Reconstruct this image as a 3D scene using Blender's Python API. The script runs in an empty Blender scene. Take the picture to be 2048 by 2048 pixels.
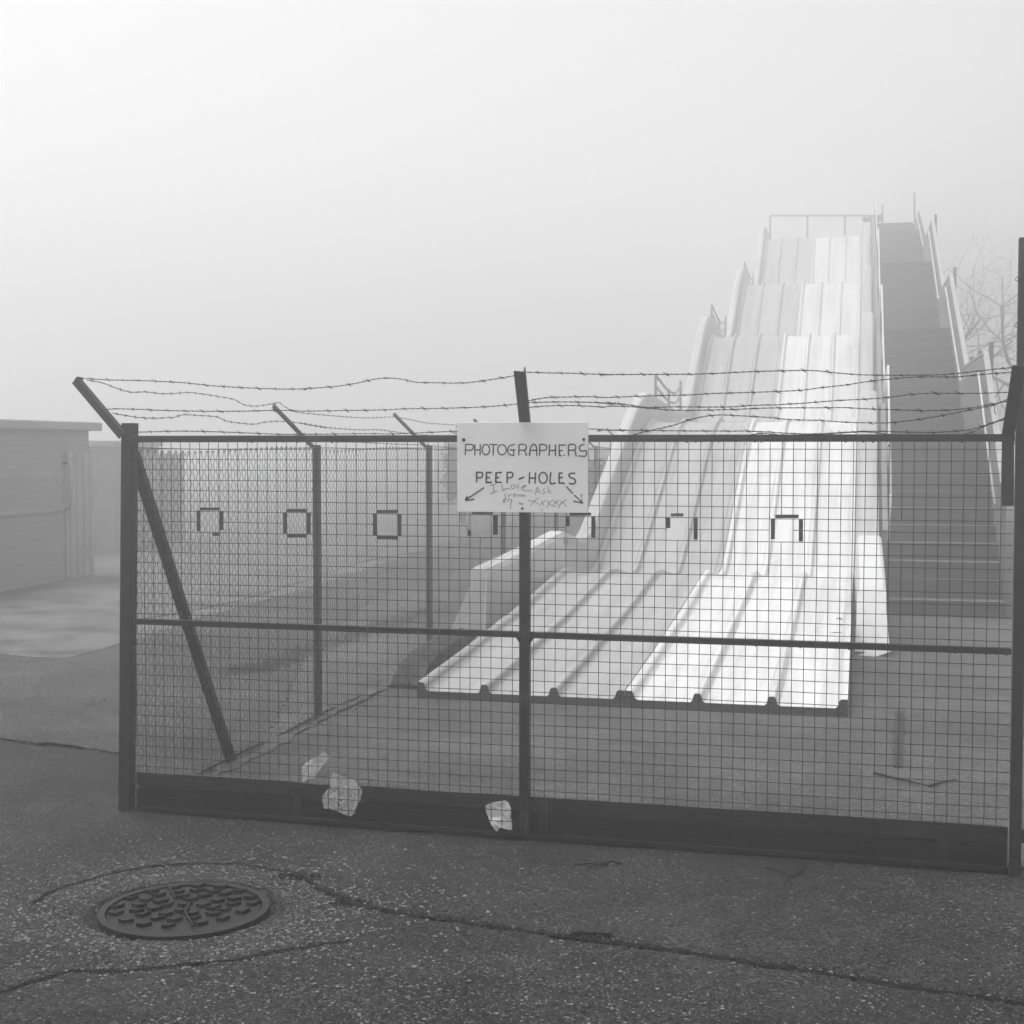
import bpy, bmesh, math, random
from mathutils import Vector, Matrix, noise as mnoise
random.seed(7)
R = math.radians
S = bpy.context.scene
COL = S.collection

# ------------------------------------------------------------------ camera, sky, sun, exposure
F = 78.0 / 56.0 * 2048.0            # focal length in photo pixels
PITCH = math.atan(131.0 / F)        # the camera looks slightly down
CAMZ = 1.8
cam_d = bpy.data.cameras.new('camera'); cam_d.lens = 78; cam_d.sensor_width = 56
cam_d.sensor_fit = 'HORIZONTAL'; cam_d.clip_end = 2000; cam_d.clip_start = 0.05
cam = bpy.data.objects.new('camera', cam_d); COL.objects.link(cam)
cam.location = (0, 0, CAMZ); cam.rotation_euler = (math.pi/2 - PITCH, 0, 0)
S.camera = cam

SUN_EL, SUN_AZ = R(76), R(-68)       # azimuth clockwise from +Y
W = bpy.data.worlds.new("World"); S.world = W; W.use_nodes = True
nt = W.node_tree; nt.nodes.clear()
sky = nt.nodes.new('ShaderNodeTexSky'); sky.sky_type = 'NISHITA'; sky.sun_disc = False
sky.sun_elevation = SUN_EL; sky.sun_rotation = SUN_AZ
sky.air_density = 1.0; sky.dust_density = 6.0; sky.ozone_density = 1.0
bw = nt.nodes.new('ShaderNodeRGBToBW')
bg = nt.nodes.new('ShaderNodeBackground'); bg.inputs['Strength'].default_value = 0.15
wo = nt.nodes.new('ShaderNodeOutputWorld')
nt.links.new(sky.outputs[0], bw.inputs[0]); nt.links.new(bw.outputs[0], bg.inputs['Color'])
nt.links.new(bg.outputs[0], wo.inputs['Surface'])

sl = bpy.data.lights.new('sun', 'SUN'); sl.energy = 1.1; sl.angle = R(45); sl.color = (1, 1, 1)
sun = bpy.data.objects.new('sun', sl); COL.objects.link(sun)
sv = Vector((math.sin(SUN_AZ)*math.cos(SUN_EL), math.cos(SUN_AZ)*math.cos(SUN_EL), math.sin(SUN_EL)))
sun.rotation_euler = sv.to_track_quat('Z', 'Y').to_euler(); sun.location = (0, 30, 60)

S.view_settings.view_transform = 'Standard'; S.view_settings.look = 'None'
S.view_settings.exposure = 1.0; S.view_settings.gamma = 1.0
S.cycles.max_bounces = 6; S.cycles.diffuse_bounces = 3; S.cycles.glossy_bounces = 2
S.cycles.transmission_bounces = 4; S.cycles.transparent_max_bounces = 8; S.cycles.volume_bounces = 4
S.cycles.use_denoising = True; S.cycles.denoiser = 'OPENIMAGEDENOISE'; S.cycles.denoising_input_passes = 'RGB_ALBEDO_NORMAL'
HAZE_DENSITY = 0.026

# ------------------------------------------------------------------ pixel -> place helpers (photo pixels, 2048 wide)
fwd = Vector((0, math.cos(PITCH), -math.sin(PITCH))); upv = Vector((0, math.sin(PITCH), math.cos(PITCH)))
CP = Vector((0, 0, CAMZ))
def ray(px, py):
    return Vector((1, 0, 0))*((px-1024)/F) + upv*((1024-py)/F) + fwd
def ground_at(px, py, z=0.0):
    d = ray(px, py); return CP + d*((z-CAMZ)/d.z)
def on_plane(px, py, p0, n):
    d = ray(px, py); return CP + d*((p0-CP).dot(n)/d.dot(n))

# gate frame: u along the gate to the right, d towards the camera
GA = math.atan(2852.0/10970.0)
GD = Vector((math.cos(GA), -math.sin(GA), 0)); GN = Vector((-math.sin(GA), -math.cos(GA), 0))
G0 = ground_at(262, 1623)
def gp(u, d, z): return G0 + GD*u + GN*d + Vector((0, 0, z))
def guz(px, py, d=0.0):
    p = on_plane(px, py, G0 + GN*d, GN); q = p - G0
    return q.dot(GD), p.z
# fence frame: v along the fence away from the camera, o outwards (left)
FA = math.atan(712.0/2852.0)
FD = Vector((math.sin(FA), math.cos(FA), 0)); FO = Vector((-math.cos(FA), math.sin(FA), 0))
F0 = G0.copy()
def fp(v, o, z): return F0 + FD*v + FO*o + Vector((0, 0, z))
# slide frame: s along the slide, w to the right of its right edge
SA = math.atan(698.0/2852.0)
SD = Vector((math.sin(SA), math.cos(SA), 0)); SR = Vector((math.cos(SA), -math.sin(SA), 0))
def sp(s, w, z): return SD*s + SR*w + Vector((0, 0, z))

# ------------------------------------------------------------------ mesh builder
class MB:
    def __init__(self): self.v = []; self.f = []
    def add(self, vs, fs):
        b = len(self.v); self.v += [Vector(p) for p in vs]; self.f += [tuple(i+b for i in f) for f in fs]
    def hexa(self, p):          # 8 corners: 4 bottom, 4 top
        self.add(p, [(3,2,1,0),(4,5,6,7),(0,1,5,4),(1,2,6,5),(2,3,7,6),(3,0,4,7)])
    def box(self, fr, a0, a1, b0, b1, c0, c1):
        self.hexa([fr(a0,b0,c0),fr(a1,b0,c0),fr(a1,b1,c0),fr(a0,b1,c0),fr(a0,b0,c1),fr(a1,b0,c1),fr(a1,b1,c1),fr(a0,b1,c1)])
    def bar(self, p, q, wx, wy, side=None):     # rectangular bar between two points
        p, q = Vector(p), Vector(q); t = (q-p).normalized()
        a = Vector(side) if side is not None else (Vector((0,0,1)) if abs(t.z) < .9 else Vector((1,0,0)))
        a = (a - t*a.dot(t)).normalized(); b = t.cross(a)
        a = a*wx/2; b = b*wy/2
        self.hexa([p-a-b,p+a-b,p+a+b,p-a+b,q-a-b,q+a-b,q+a+b,q-a+b])
    def tube(self, pts, r, n=4, cap=True):
        pts = [Vector(p) for p in pts]; rs = r if isinstance(r, (list, tuple)) else [r]*len(pts)
        base = len(self.v); ref = None
        for i, p in enumerate(pts):
            t = (pts[min(i+1, len(pts)-1)] - pts[max(i-1, 0)])
            if t.length < 1e-9: t = Vector((0,0,1))
            t.normalize()
            if ref is None: ref = Vector((0,0,1)) if abs(t.z) < .9 else Vector((1,0,0))
            a = ref - t*ref.dot(t)
            if a.length < 1e-6: a = t.orthogonal()
            a.normalize(); b = t.cross(a); ref = a
            for k in range(n):
                th = 2*math.pi*k/n; self.v.append(p + (a*math.cos(th)+b*math.sin(th))*rs[i])
        for i in range(len(pts)-1):
            for k in range(n):
                k2 = (k+1) % n
                self.f.append((base+i*n+k, base+i*n+k2, base+(i+1)*n+k2, base+(i+1)*n+k))
        if cap:
            self.f.append(tuple(base+k for k in reversed(range(n))))
            self.f.append(tuple(base+(len(pts)-1)*n+k for k in range(n)))
    def strip(self, rows):      # rows: list of equally long point lists
        base = len(self.v); n = len(rows[0])
        for r in rows: self.v += [Vector(p) for p in r]
        for i in range(len(rows)-1):
            for k in range(n-1):
                self.f.append((base+i*n+k, base+i*n+k+1, base+(i+1)*n+k+1, base+(i+1)*n+k))
    def build(self, name, mat, parent=None, smooth=False, bevel=0, recalc=True):
        off = Vector((0,0,0)); q = parent
        while q is not None: off = off + q.location; q = q.parent
        me = bpy.data.meshes.new(name); me.from_pydata([tuple(p-off) for p in self.v], [], self.f)
        if recalc:
            bm = bmesh.new(); bm.from_mesh(me); bmesh.ops.recalc_face_normals(bm, faces=bm.faces); bm.to_mesh(me); bm.free()
        me.materials.append(mat); me.validate()
        if smooth:
            for p in me.polygons: p.use_smooth = True
        o = bpy.data.objects.new(name, me); COL.objects.link(o)
        if parent is not None: o.parent = parent
        if bevel:
            m = o.modifiers.new('bevel', 'BEVEL'); m.width = bevel; m.segments = 2; m.limit_method = 'ANGLE'
        return o

def tag(o, label=None, cat=None, group=None, kind=None):
    if label: o['label'] = label
    if cat: o['category'] = cat
    if group: o['group'] = group
    if kind: o['kind'] = kind
    return o
def thing(name, label, cat, loc, group=None):
    o = bpy.data.objects.new(name, None); o.location = loc; o.empty_display_size = .1; COL.objects.link(o)
    return tag(o, label, cat, group)

# ------------------------------------------------------------------ materials (all grey: a black and white place)
def mat(name, base, rough=.7, scale=8.0, var=.25, bump=0.0, bscale=60.0, metal=0.0, spec=.12, streak=None, spots=None):
    m = bpy.data.materials.new(name); m.use_nodes = True; n = m.node_tree; b = n.nodes['Principled BSDF']
    tc = n.nodes.new('ShaderNodeTexCoord'); mp = n.nodes.new('ShaderNodeMapping')
    n.links.new(tc.outputs['Object'], mp.inputs[0])
    if streak: mp.inputs['Scale'].default_value = streak
    t = n.nodes.new('ShaderNodeTexNoise'); t.inputs['Scale'].default_value = scale; t.inputs['Detail'].default_value = 7
    t.inputs['Roughness'].default_value = .65
    n.links.new(mp.outputs[0], t.inputs[0])
    r = n.nodes.new('ShaderNodeMapRange'); r.inputs[1].default_value = .25; r.inputs[2].default_value = .75
    r.inputs[3].default_value = base*(1-var); r.inputs[4].default_value = base*(1+var)
    n.links.new(t.outputs[0], r.inputs[0]); out = r.outputs[0]
    if spots:
        sc, lo, hi, val = spots
        t2 = n.nodes.new('ShaderNodeTexNoise'); t2.inputs['Scale'].default_value = sc; t2.inputs['Detail'].default_value = 5
        n.links.new(tc.outputs['Object'], t2.inputs[0])
        r2 = n.nodes.new('ShaderNodeMapRange'); r2.inputs[1].default_value = lo; r2.inputs[2].default_value = hi
        n.links.new(t2.outputs[0], r2.inputs[0])
        mx = n.nodes.new('ShaderNodeMix'); mx.data_type = 'FLOAT'
        n.links.new(r2.outputs[0], mx.inputs[0]); n.links.new(out, mx.inputs[2]); mx.inputs[3].default_value = val
        out = mx.outputs[0]
    n.links.new(out, b.inputs['Base Color'])
    b.inputs['Roughness'].default_value = rough; b.inputs['Metallic'].default_value = metal
    b.inputs['Specular IOR Level'].default_value = spec
    if bump:
        t3 = n.nodes.new('ShaderNodeTexNoise'); t3.inputs['Scale'].default_value = bscale; t3.inputs['Detail'].default_value = 4
        n.links.new(mp.outputs[0], t3.inputs[0])
        bp = n.nodes.new('ShaderNodeBump'); bp.inputs['Strength'].default_value = bump; bp.inputs['Distance'].default_value = .01
        n.links.new(t3.outputs[0], bp.inputs['Height']); n.links.new(bp.outputs[0], b.inputs['Normal'])
    return m

M = {}
M['steel'] = mat('dark_painted_steel', .022, .55, 14, .5, .3, 90, spots=(9, .58, .72, .05))
M['rust'] = mat('rusty_steel', .03, .75, 20, .5, .4, 120)
M['wire'] = mat('black_wire', .016, .6, 30, .4)
M['galv'] = mat('dull_galvanised_wire', .055, .6, 12, .4)
M['wood'] = mat('wet_dark_plank', .030, .6, 5, .8, .8, 30, streak=(1.2, 1.2, 22), spots=(4, .55, .7, .055))
M['wood_low'] = mat('soaked_dark_plank', .014, .6, 5, .8, .8, 30, streak=(1.2, 1.2, 22))
M['sign'] = mat('white_sign_board', .85, .5, 5, .05, .05, 40, spots=(16, .66, .8, .52))
M['ink'] = mat('black_paint', .012, .6, 40, .4)
M['pencil'] = mat('grey_marker', .22, .7, 60, .5)
M['tape'] = mat('dark_tape', .05, .6, 50, .35)
M['paletape'] = mat('pale_tape', .38, .6, 30, .2)
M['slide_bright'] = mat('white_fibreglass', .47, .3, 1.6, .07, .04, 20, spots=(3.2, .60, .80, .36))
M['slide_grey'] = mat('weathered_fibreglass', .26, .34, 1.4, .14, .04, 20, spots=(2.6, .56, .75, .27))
M['slide_wall'] = mat('pale_wall_fibreglass', .34, .4, 2, .08, .05, 20, spots=(2.2, .6, .8, .36))
M['slide_wall_lit'] = mat('lit_wall_fibreglass', .43, .4, 2, .08, .05, 20, spots=(2.2, .6, .8, .5))  # lighter copy of the wall for its shaded flared ends, light put into colour
M['slide_dark'] = mat('grey_end_board', .035, .6, 10, .35, .1, 40)
M['stair'] = mat('dark_stair_boards', .050, .75, 5, .45, .2, 40)
M['stairwall'] = mat('grey_side_panel', .14, .7, 1.5, .2, .1, 30)
M['rail'] = mat('white_painted_tube', .45, .45, 8, .1)
M['capping'] = mat('worn_grey_capping', .26, .6, 6, .3)
M['railgrey'] = mat('grey_painted_tube', .16, .5, 8, .2)
M['rubber'] = mat('black_rubber', .015, .7, 8, .4, .2, 40, spots=(5, .5, .7, .07))
M['iron'] = mat('cast_iron', .010, .5, 18, .45, .4, 110, spec=.18)
M['moss'] = mat('dark_moss', .006, .95, 40, .6, .6, 120)
M['gravel'] = mat('pale_pebbles', .12, .75, 45, .85, .2, 100)
M['plaster'] = mat('grey_concrete_slab', .10, .85, 1.6, .45, .4, 60, spots=(1.4, .46, .62, .055))
M['kerb'] = mat('pale_concrete', .05, .85, 4, .5, .4, 60, spots=(2.2, .56, .68, .20))
M['bark'] = mat('dark_bark', .09, .9, 12, .4)
M['leaf'] = mat('dark_leaves', .11, .8, 4, .4)
M['roofcap'] = mat('pale_fascia', .30, .7, 2, .12)
M['slat'] = mat('painted_slats', .33, .7, 3, .2)
M['plastic'] = mat('milky_plastic', .72, .35, 10, .10, .05, 22)
M['foil'] = mat('crumpled_paper', .62, .5, 10, .12, .1, 26, spots=(30, .62, .70, .25))
M['twig'] = mat('black_twig', .014, .8, 30, .4)
M['grass'] = mat('dull_grass', .09, .9, 5, .5)
M['render'] = mat('grey_rendered_wall', .30, .85, 1.2, .18, .2, 40)
# film is see-through: mix in some transparency
n = M['plastic'].node_tree; bsdf = n.nodes['Principled BSDF']; o_ = n.nodes['Material Output']
tr = n.nodes.new('ShaderNodeBsdfTransparent'); mixs = n.nodes.new('ShaderNodeMixShader')
ln = n.nodes.new('ShaderNodeTexNoise'); ln.inputs['Scale'].default_value = 18; ln.inputs['Detail'].default_value = 6
rr = n.nodes.new('ShaderNodeMapRange'); rr.inputs[1].default_value = .3; rr.inputs[2].default_value = .7
rr.inputs[3].default_value = .22; rr.inputs[4].default_value = .58
n.links.new(ln.outputs[0], rr.inputs[0]); n.links.new(rr.outputs[0], mixs.inputs[0])
n.links.new(tr.outputs[0], mixs.inputs[1]); n.links.new(bsdf.outputs[0], mixs.inputs[2]); n.links.new(mixs.outputs[0], o_.inputs['Surface'])

def streaks(m, rot, lo, hi, k):
    n = m.node_tree; b = n.nodes['Principled BSDF']; src = b.inputs['Base Color'].links[0].from_socket
    tc = n.nodes.new('ShaderNodeTexCoord'); mp = n.nodes.new('ShaderNodeMapping'); mp.vector_type = 'TEXTURE'
    mp.inputs['Rotation'].default_value = (0, 0, rot); mp.inputs['Scale'].default_value = (.11, 2.6, 2.6)
    n.links.new(tc.outputs['Object'], mp.inputs[0])
    t = n.nodes.new('ShaderNodeTexNoise'); t.inputs['Scale'].default_value = 1.0; t.inputs['Detail'].default_value = 8; t.inputs['Roughness'].default_value = .7
    n.links.new(mp.outputs[0], t.inputs[0])
    r = n.nodes.new('ShaderNodeMapRange'); r.inputs[1].default_value = lo; r.inputs[2].default_value = hi; r.inputs[3].default_value = 1.0; r.inputs[4].default_value = k
    n.links.new(t.outputs[0], r.inputs[0])
    x = n.nodes.new('ShaderNodeMath'); x.operation = 'MULTIPLY'; n.links.new(src, x.inputs[0]); n.links.new(r.outputs[0], x.inputs[1])
    n.links.new(x.outputs[0], b.inputs['Base Color'])
for k_ in ('slide_bright', 'slide_grey', 'slide_wall'): streaks(M[k_], -math.atan(698.0/2852.0), .44, .70, .62)
def brick_mat():
    m = bpy.data.materials.new('painted_brick'); m.use_nodes = True; n = m.node_tree; b = n.nodes['Principled BSDF']
    tc = n.nodes.new('ShaderNodeTexCoord'); mp = n.nodes.new('ShaderNodeMapping')
    mp.inputs['Rotation'].default_value = (R(90), 0, 0)
    n.links.new(tc.outputs['UV'], mp.inputs[0]); mp.inputs['Rotation'].default_value = (0, 0, 0)
    br = n.nodes.new('ShaderNodeTexBrick'); br.inputs['Scale'].default_value = 1.0
    br.inputs['Color1'].default_value = (.27,.27,.27,1); br.inputs['Color2'].default_value = (.29,.29,.29,1)
    br.inputs['Mortar'].default_value = (.23,.23,.23,1)
    br.inputs['Mortar Size'].default_value = .008; br.inputs['Brick Width'].default_value = .225; br.inputs['Row Height'].default_value = .075
    n.links.new(mp.outputs[0], br.inputs[0]); n.links.new(br.outputs[0], b.inputs['Base Color'])
    b.inputs['Roughness'].default_value = .9
    bp = n.nodes.new('ShaderNodeBump'); bp.inputs['Strength'].default_value = .6; bp.invert = True
    n.links.new(br.outputs['Fac'], bp.inputs['Height']); n.links.new(bp.outputs[0], b.inputs['Normal'])
    return m
M['brick'] = brick_mat()

def ground_mat(name, base_v, st):
    m = bpy.data.materials.new(name); m.use_nodes = True; n = m.node_tree; b = n.nodes['Principled BSDF']
    L = n.links.new
    tc = n.nodes.new('ShaderNodeTexCoord')
    def noi(scale, det=6, ro=.6):
        t = n.nodes.new('ShaderNodeTexNoise'); t.inputs['Scale'].default_value = scale; t.inputs['Detail'].default_value = det
        t.inputs['Roughness'].default_value = ro; L(tc.outputs['Object'], t.inputs[0]); return t.outputs[0]
    def rng(x, a, bb, c, d):
        r = n.nodes.new('ShaderNodeMapRange'); r.inputs[1].default_value = a; r.inputs[2].default_value = bb
        r.inputs[3].default_value = c; r.inputs[4].default_value = d; L(x, r.inputs[0]); return r.outputs[0]
    def mth(op, a, bb):
        r = n.nodes.new('ShaderNodeMath'); r.operation = op
        for i, x in enumerate((a, bb)):
            if isinstance(x, (int, float)): r.inputs[i].default_value = x
            else: L(x, r.inputs[i])
        return r.outputs[0]
    big = mth('MULTIPLY', rng(noi(.55, 5), .3, .7, .6, 1.4), rng(noi(1.9, 7, .7), .35, .65, .75, 1.25))
    mid = rng(noi(5, 6, .7), .3, .7, .75, 1.25)
    fine = mth('MULTIPLY', rng(noi(48, 6, .8), .36, .64, .1, 2.3), rng(noi(110, 4, .8), .36, .64, .3, 1.9))
    base = mth('MULTIPLY', mth('MULTIPLY', big, mid), mth('MULTIPLY', fine, base_v))
    def stones(scale, thr, lo, hi):
        v = n.nodes.new('ShaderNodeTexVoronoi'); v.inputs['Scale'].default_value = scale; L(tc.outputs['Object'], v.inputs['Vector'])
        sep = n.nodes.new('ShaderNodeSeparateColor'); L(v.outputs['Color'], sep.inputs[0])
        pick = mth('GREATER_THAN', sep.outputs[0], thr); size = rng(sep.outputs[1], 0, 1, .22, .48)
        inside = mth('LESS_THAN', v.outputs['Distance'], size)
        return mth('MULTIPLY', pick, inside), rng(sep.outputs[2], 0, 1, lo, hi), v.outputs['Distance']
    f1, c1, d1 = stones(62, 1-.15*st, .01, .165)
    f2, c2, d2 = stones(120, 1-.26*st, .01, .165)
    def mix(f, a, bb):
        x = n.nodes.new('ShaderNodeMix'); x.data_type = 'FLOAT'; L(f, x.inputs[0]); L(a, x.inputs[2]); L(bb, x.inputs[3]); return x.outputs[0]
    colr = mix(f1, mix(f2, base, c2), c1)
    L(colr, b.inputs['Base Color']); b.inputs['Roughness'].default_value = .85; b.inputs['Specular IOR Level'].default_value = .1
    h = mth('ADD', mth('ADD', mth('MULTIPLY', noi(70, 5), 1.0), mth('MULTIPLY', f1, .5)), mth('MULTIPLY', noi(30, 5), .9))
    bp = n.nodes.new('ShaderNodeBump'); bp.inputs['Strength'].default_value = .9; bp.inputs['Distance'].default_value = .012
    L(h, bp.inputs['Height']); L(bp.outputs[0], b.inputs['Normal'])
    return m
M['ground'] = ground_mat('exposed_aggregate_tarmac', .0145, 1.0)  # near ground kept extra dark: lens vignette put into its colour
M['yard'] = ground_mat('worn_yard_concrete', .040, .9)
M['patch'] = mat('dark_tarmac_patch', .022, .9, 6, .5, .4, 90)

# ------------------------------------------------------------------ ground sheet with real cracks
def tz(x, y, sc, ox, oy): return (ox + x*sc, oy + y*sc)
joint_px = [(640,1775),(690,1795),(727,1812),(800,1826),(872,1837),(945,1846),(1017,1855),(1080,1864),(1125,1870),(1210,1882),(1300,1893),(1390,1907),(1474,1919),(1550,1933),(1629,1944),(1760,1963),(1881,1983),(1970,1994),(2120,2014)]
ring_top = [(65,1805),(95,1785),(150,1765),(215,1746),(290,1732),(380,1726),(470,1726),(540,1737),(600,1745),(640,1775)]
ring_low = [(-40,2000),(60,1968),(145,1940),(230,1941),(300,1936),(380,1928),(470,1921),(540,1905),(620,1892),(700,1880)]
side_cr = [(470,1724),(520,1708),(600,1690),(690,1672)]
left_cr = [(0,1478),(70,1490),(95,1488),(160,1497),(245,1508)]
left_cr2 = [(95,1488),(160,1455),(250,1420)]
def gl(px): return [ground_at(*p) for p in px]
cracks = [(gl(joint_px), .028, .030), (gl(ring_top), .014, .016), (gl(ring_low), .020, .022), (gl(side_cr), .010, .010), (gl(left_cr), .012, .012), (gl(left_cr2), .010, .010)]
MC = ground_at(369, 1816)            # manhole centre
joint_pts = cracks[0][0]
def seg_dist(x, y, pts):
    best = 9; 
    for a, b in zip(pts, pts[1:]):
        dx, dy = b.x-a.x, b.y-a.y; l2 = dx*dx+dy*dy
        t = max(0, min(1, ((x-a.x)*dx+(y-a.y)*dy)/l2))
        d = math.hypot(x-a.x-t*dx, y-a.y-t*dy)
        if d < best: best = d
    return best
def gz0(x, y): return .012*(mnoise.noise(Vector((x*.7, y*.7, 0)))) + .004*mnoise.noise(Vector((x*4, y*4, 3))) + .0025*mnoise.noise(Vector((x*22, y*22, 5)))
def gz(x, y):
    h = gz0(x, y)
    if y < 3 or y > 12 or abs(x) > 4.5: return h
    for pts, wd, dp in cracks:
        d = seg_dist(x, y, pts)
        if d < .12:
            w2 = wd*(1+.6*mnoise.noise(Vector((x*6, y*6, 9))))
            h -= dp*math.exp(-(d/max(w2*.6, .004))**2)
    r = math.hypot(x-MC.x, y-MC.y)
    if r < .95:
        h = h*(1 - max(0, 1-(r-.33)/.12) if r > .33 else 0) - .004*max(0, min(1, (.80-r)/.15))
        if r < .36: h = -.03
    return h
def axis(lo, hi, step, far, growth=1.35):
    a = []; x = lo
    while x <= hi+1e-6: a.append(x); x += step
    st = step*1.5; l, r = lo, hi; ls, rs = [], []
    while l > -far: l -= st; ls.append(l); st *= growth
    st = step*1.5
    while r < far: r += st; rs.append(r); st *= growth
    return list(reversed(ls)) + a + rs
xs = axis(-2.6, 2.6, .016, 220); ys = axis(3.9, 8.2, .016, 220)
mb = MB(); base_rows = []
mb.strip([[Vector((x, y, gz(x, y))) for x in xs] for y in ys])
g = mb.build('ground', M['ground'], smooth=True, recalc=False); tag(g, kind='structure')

# lighter concrete apron along the sheds
def sheet(name, px, z0, z1, m, jitter=.0, per=.25):
    pts = gl(px); out = []
    for i, a in enumerate(pts):
        b = pts[(i+1) % len(pts)]; k = max(1, min(40, int((b-a).length/per)))
        for j in range(k):
            p = a.lerp(b, j/k); out.append(p + Vector((random.uniform(-1,1)*jitter, random.uniform(-1,1)*jitter, 0)))
    mb = MB(); n = len(out)
    mb.add([Vector((p.x,p.y,z0)) for p in out] + [Vector((p.x,p.y,z1)) for p in out],
           [tuple(range(n, 2*n))] + [(i, (i+1) % n, n+(i+1) % n, n+i) for i in range(n)])
    return mb.build(name, m)
p = sheet('pavement', [(-900,1310),(0,1311),(70,1317),(140,1318),(200,1303),(260,1284),(420,1232),(640,1172),(760,1130),(1000,1052),(1300,965),(700,955),(200,955),(-900,985)], -.02, .0145, M['plaster'], .03)
tag(p, kind='structure')
mb = MB(); yb = [gp(.02,-.07,0), gp(4.4,-.07,0)]; yv = [fp(.1,-.12,0)]
yp = [gp(.10,-.062,0), gp(5.2,-.062,0), Vector((16,9,0)), Vector((30,60,0)), fp(60,-.06,0)]
fine = []
for i, a in enumerate(yp):
    b = yp[(i+1) % len(yp)]
    kk = 60 if i in (0,) else (140 if i == 4 else 6)
    for j in range(kk):
        q = a.lerp(b, (j/kk) if i != 4 else 1-(1-j/kk)**2 if False else (j/kk)); fine.append(q + Vector((random.uniform(-.012,.012), random.uniform(-.012,.012), 0)))
nn = len(fine)
mb.add([Vector((q.x,q.y,-.02)) for q in fine]+[Vector((q.x,q.y,.016)) for q in fine], [tuple(range(nn,2*nn))]+[(i,(i+1)%nn,nn+(i+1)%nn,nn+i) for i in range(nn)])
o = mb.build('yard_floor', M['yard']); tag(o, kind='structure')
M['verge'] = ground_mat('gritty_verge', .052, .7)
M['mid'] = ground_mat('lighter_tarmac', .034, .9)  # lighter beyond the crack, without the vignette darkening painted into the near ground
mp_ = [ground_at(*q_) for q_ in ((-900,1400),(0,1478),(70,1490),(95,1488),(160,1497),(250,1510))] + [fp(.12,.03,0), fp(70,.03,0), fp(70,40,0), fp(5,40,0)]
fine = []
for i, a in enumerate(mp_):
    b = mp_[(i+1) % len(mp_)]; kk = 30 if (b-a).length < 12 else 60
    for j in range(kk): fine.append(a.lerp(b, j/kk) + Vector((random.uniform(-.015,.015), random.uniform(-.015,.015), 0)))
nn = len(fine); mb = MB()
mb.add([Vector((q.x,q.y,-.02)) for q in fine]+[Vector((q.x,q.y,.010)) for q in fine], [tuple(range(nn,2*nn))]+[(i,(i+1)%nn,nn+(i+1)%nn,nn+i) for i in range(nn)])
o = mb.build('tarmac', M['mid']); tag(o, kind='structure')
vp = [fp(1.6,.02,0), fp(60,.02,0), fp(60,3.2,0), fp(9,2.0,0), fp(5.2,1.2,0), fp(3.2,.5,0)]
fine = []
for i, a in enumerate(vp):
    b = vp[(i+1) % len(vp)]; kk = 60
    for j in range(kk): fine.append(a.lerp(b, j/kk) + Vector((random.uniform(-.03,.03), random.uniform(-.03,.03), 0)))
nn = len(fine); mb = MB()
mb.add([Vector((q.x,q.y,-.02)) for q in fine]+[Vector((q.x,q.y,.0175)) for q in fine], [tuple(range(nn,2*nn))]+[(i,(i+1)%nn,nn+(i+1)%nn,nn+i) for i in range(nn)])
o = mb.build('verge', M['verge']); tag(o, kind='structure')
k = sheet('concrete_strip', [(300,1612),(420,1552),(520,1502),(640,1440),(770,1372),(838,1335),(846,1342),(800,1368),(700,1420),(600,1472),(520,1517),(420,1566),(310,1622)], -.02, .022, M['kerb'], .035, .12)
tag(k, kind='structure')
d = sheet('tarmac_strip', [(1788,1428),(1812,1427),(1806,1542),(1784,1540)], -.02, .020, M['patch'], .012, .09)
tag(d, kind='structure')

# dirt filling the open joint
def filler(name, pts, wd, m, zl):
    mb = MB(); rows = []
    for a, b in zip(pts, pts[1:]):
        k = max(2, int((b-a).length/.009)); t = (b-a).normalized(); n_ = Vector((-t.y, t.x, 0))
        for j in range(k):
            p = a.lerp(b, j/k); rg = lambda q: wd*max(.12, .45+.8*mnoise.noise(Vector((p.x*7,p.y*7,q)))+.75*mnoise.noise(Vector((p.x*38,p.y*38,q)))+.3*random.uniform(-1,1)); w1 = rg(1); w2 = rg(8); p = p + n_*.012*mnoise.noise(Vector((p.x*5,p.y*5,3)))
            l, r_ = p+n_*w1, p-n_*w2
            rows.append([Vector((l.x,l.y,zl+gz0(l.x,l.y)-.004)), Vector((p.x,p.y,zl+gz0(p.x,p.y))), Vector((r_.x,r_.y,zl+gz0(r_.x,r_.y)-.004))])
    mb.strip(rows); o = mb.build(name, m, recalc=False); tag(o, kind='structure'); return o
filler('joint_filler', cracks[0][0], .030, M['moss'], .0012)
filler('crack_filler', cracks[1][0], .012, M['moss'], .001)
filler('crack_filler', cracks[2][0], .018, M['moss'], .001)
# moss and dirt lying in the joint
mb = MB()
def clump(c, rx, ry, hh, n):
    for _ in range(n):
        a = random.uniform(0, 6.28); r = math.sqrt(random.random())
        q = c + Vector((rx*r*math.cos(a), ry*r*math.sin(a), 0)); hz = hh*(1-r*.7)*random.uniform(.4,1)
        q.z = gz(q.x, q.y)
        mb.tube([q, q+Vector((random.uniform(-.012,.012), random.uniform(-.012,.012), hz))], [.003,.001], 3, False)
jp = joint_pts
for i in range(len(jp)-1):
    L_ = (jp[i+1]-jp[i]).length
    for _ in range(int(L_*55)):
        c = jp[i].lerp(jp[i+1], random.random()); clump(c, .02, .012, .012, 4)
clump(ground_at(1165,1874), .12, .05, .022, 260); clump(ground_at(600,1752), .10, .06, .014, 200); clump(ground_at(700,1805), .08, .05, .014, 160)
o = mb.build('moss', M['moss'], recalc=False); tag(o, kind='stuff')

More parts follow.
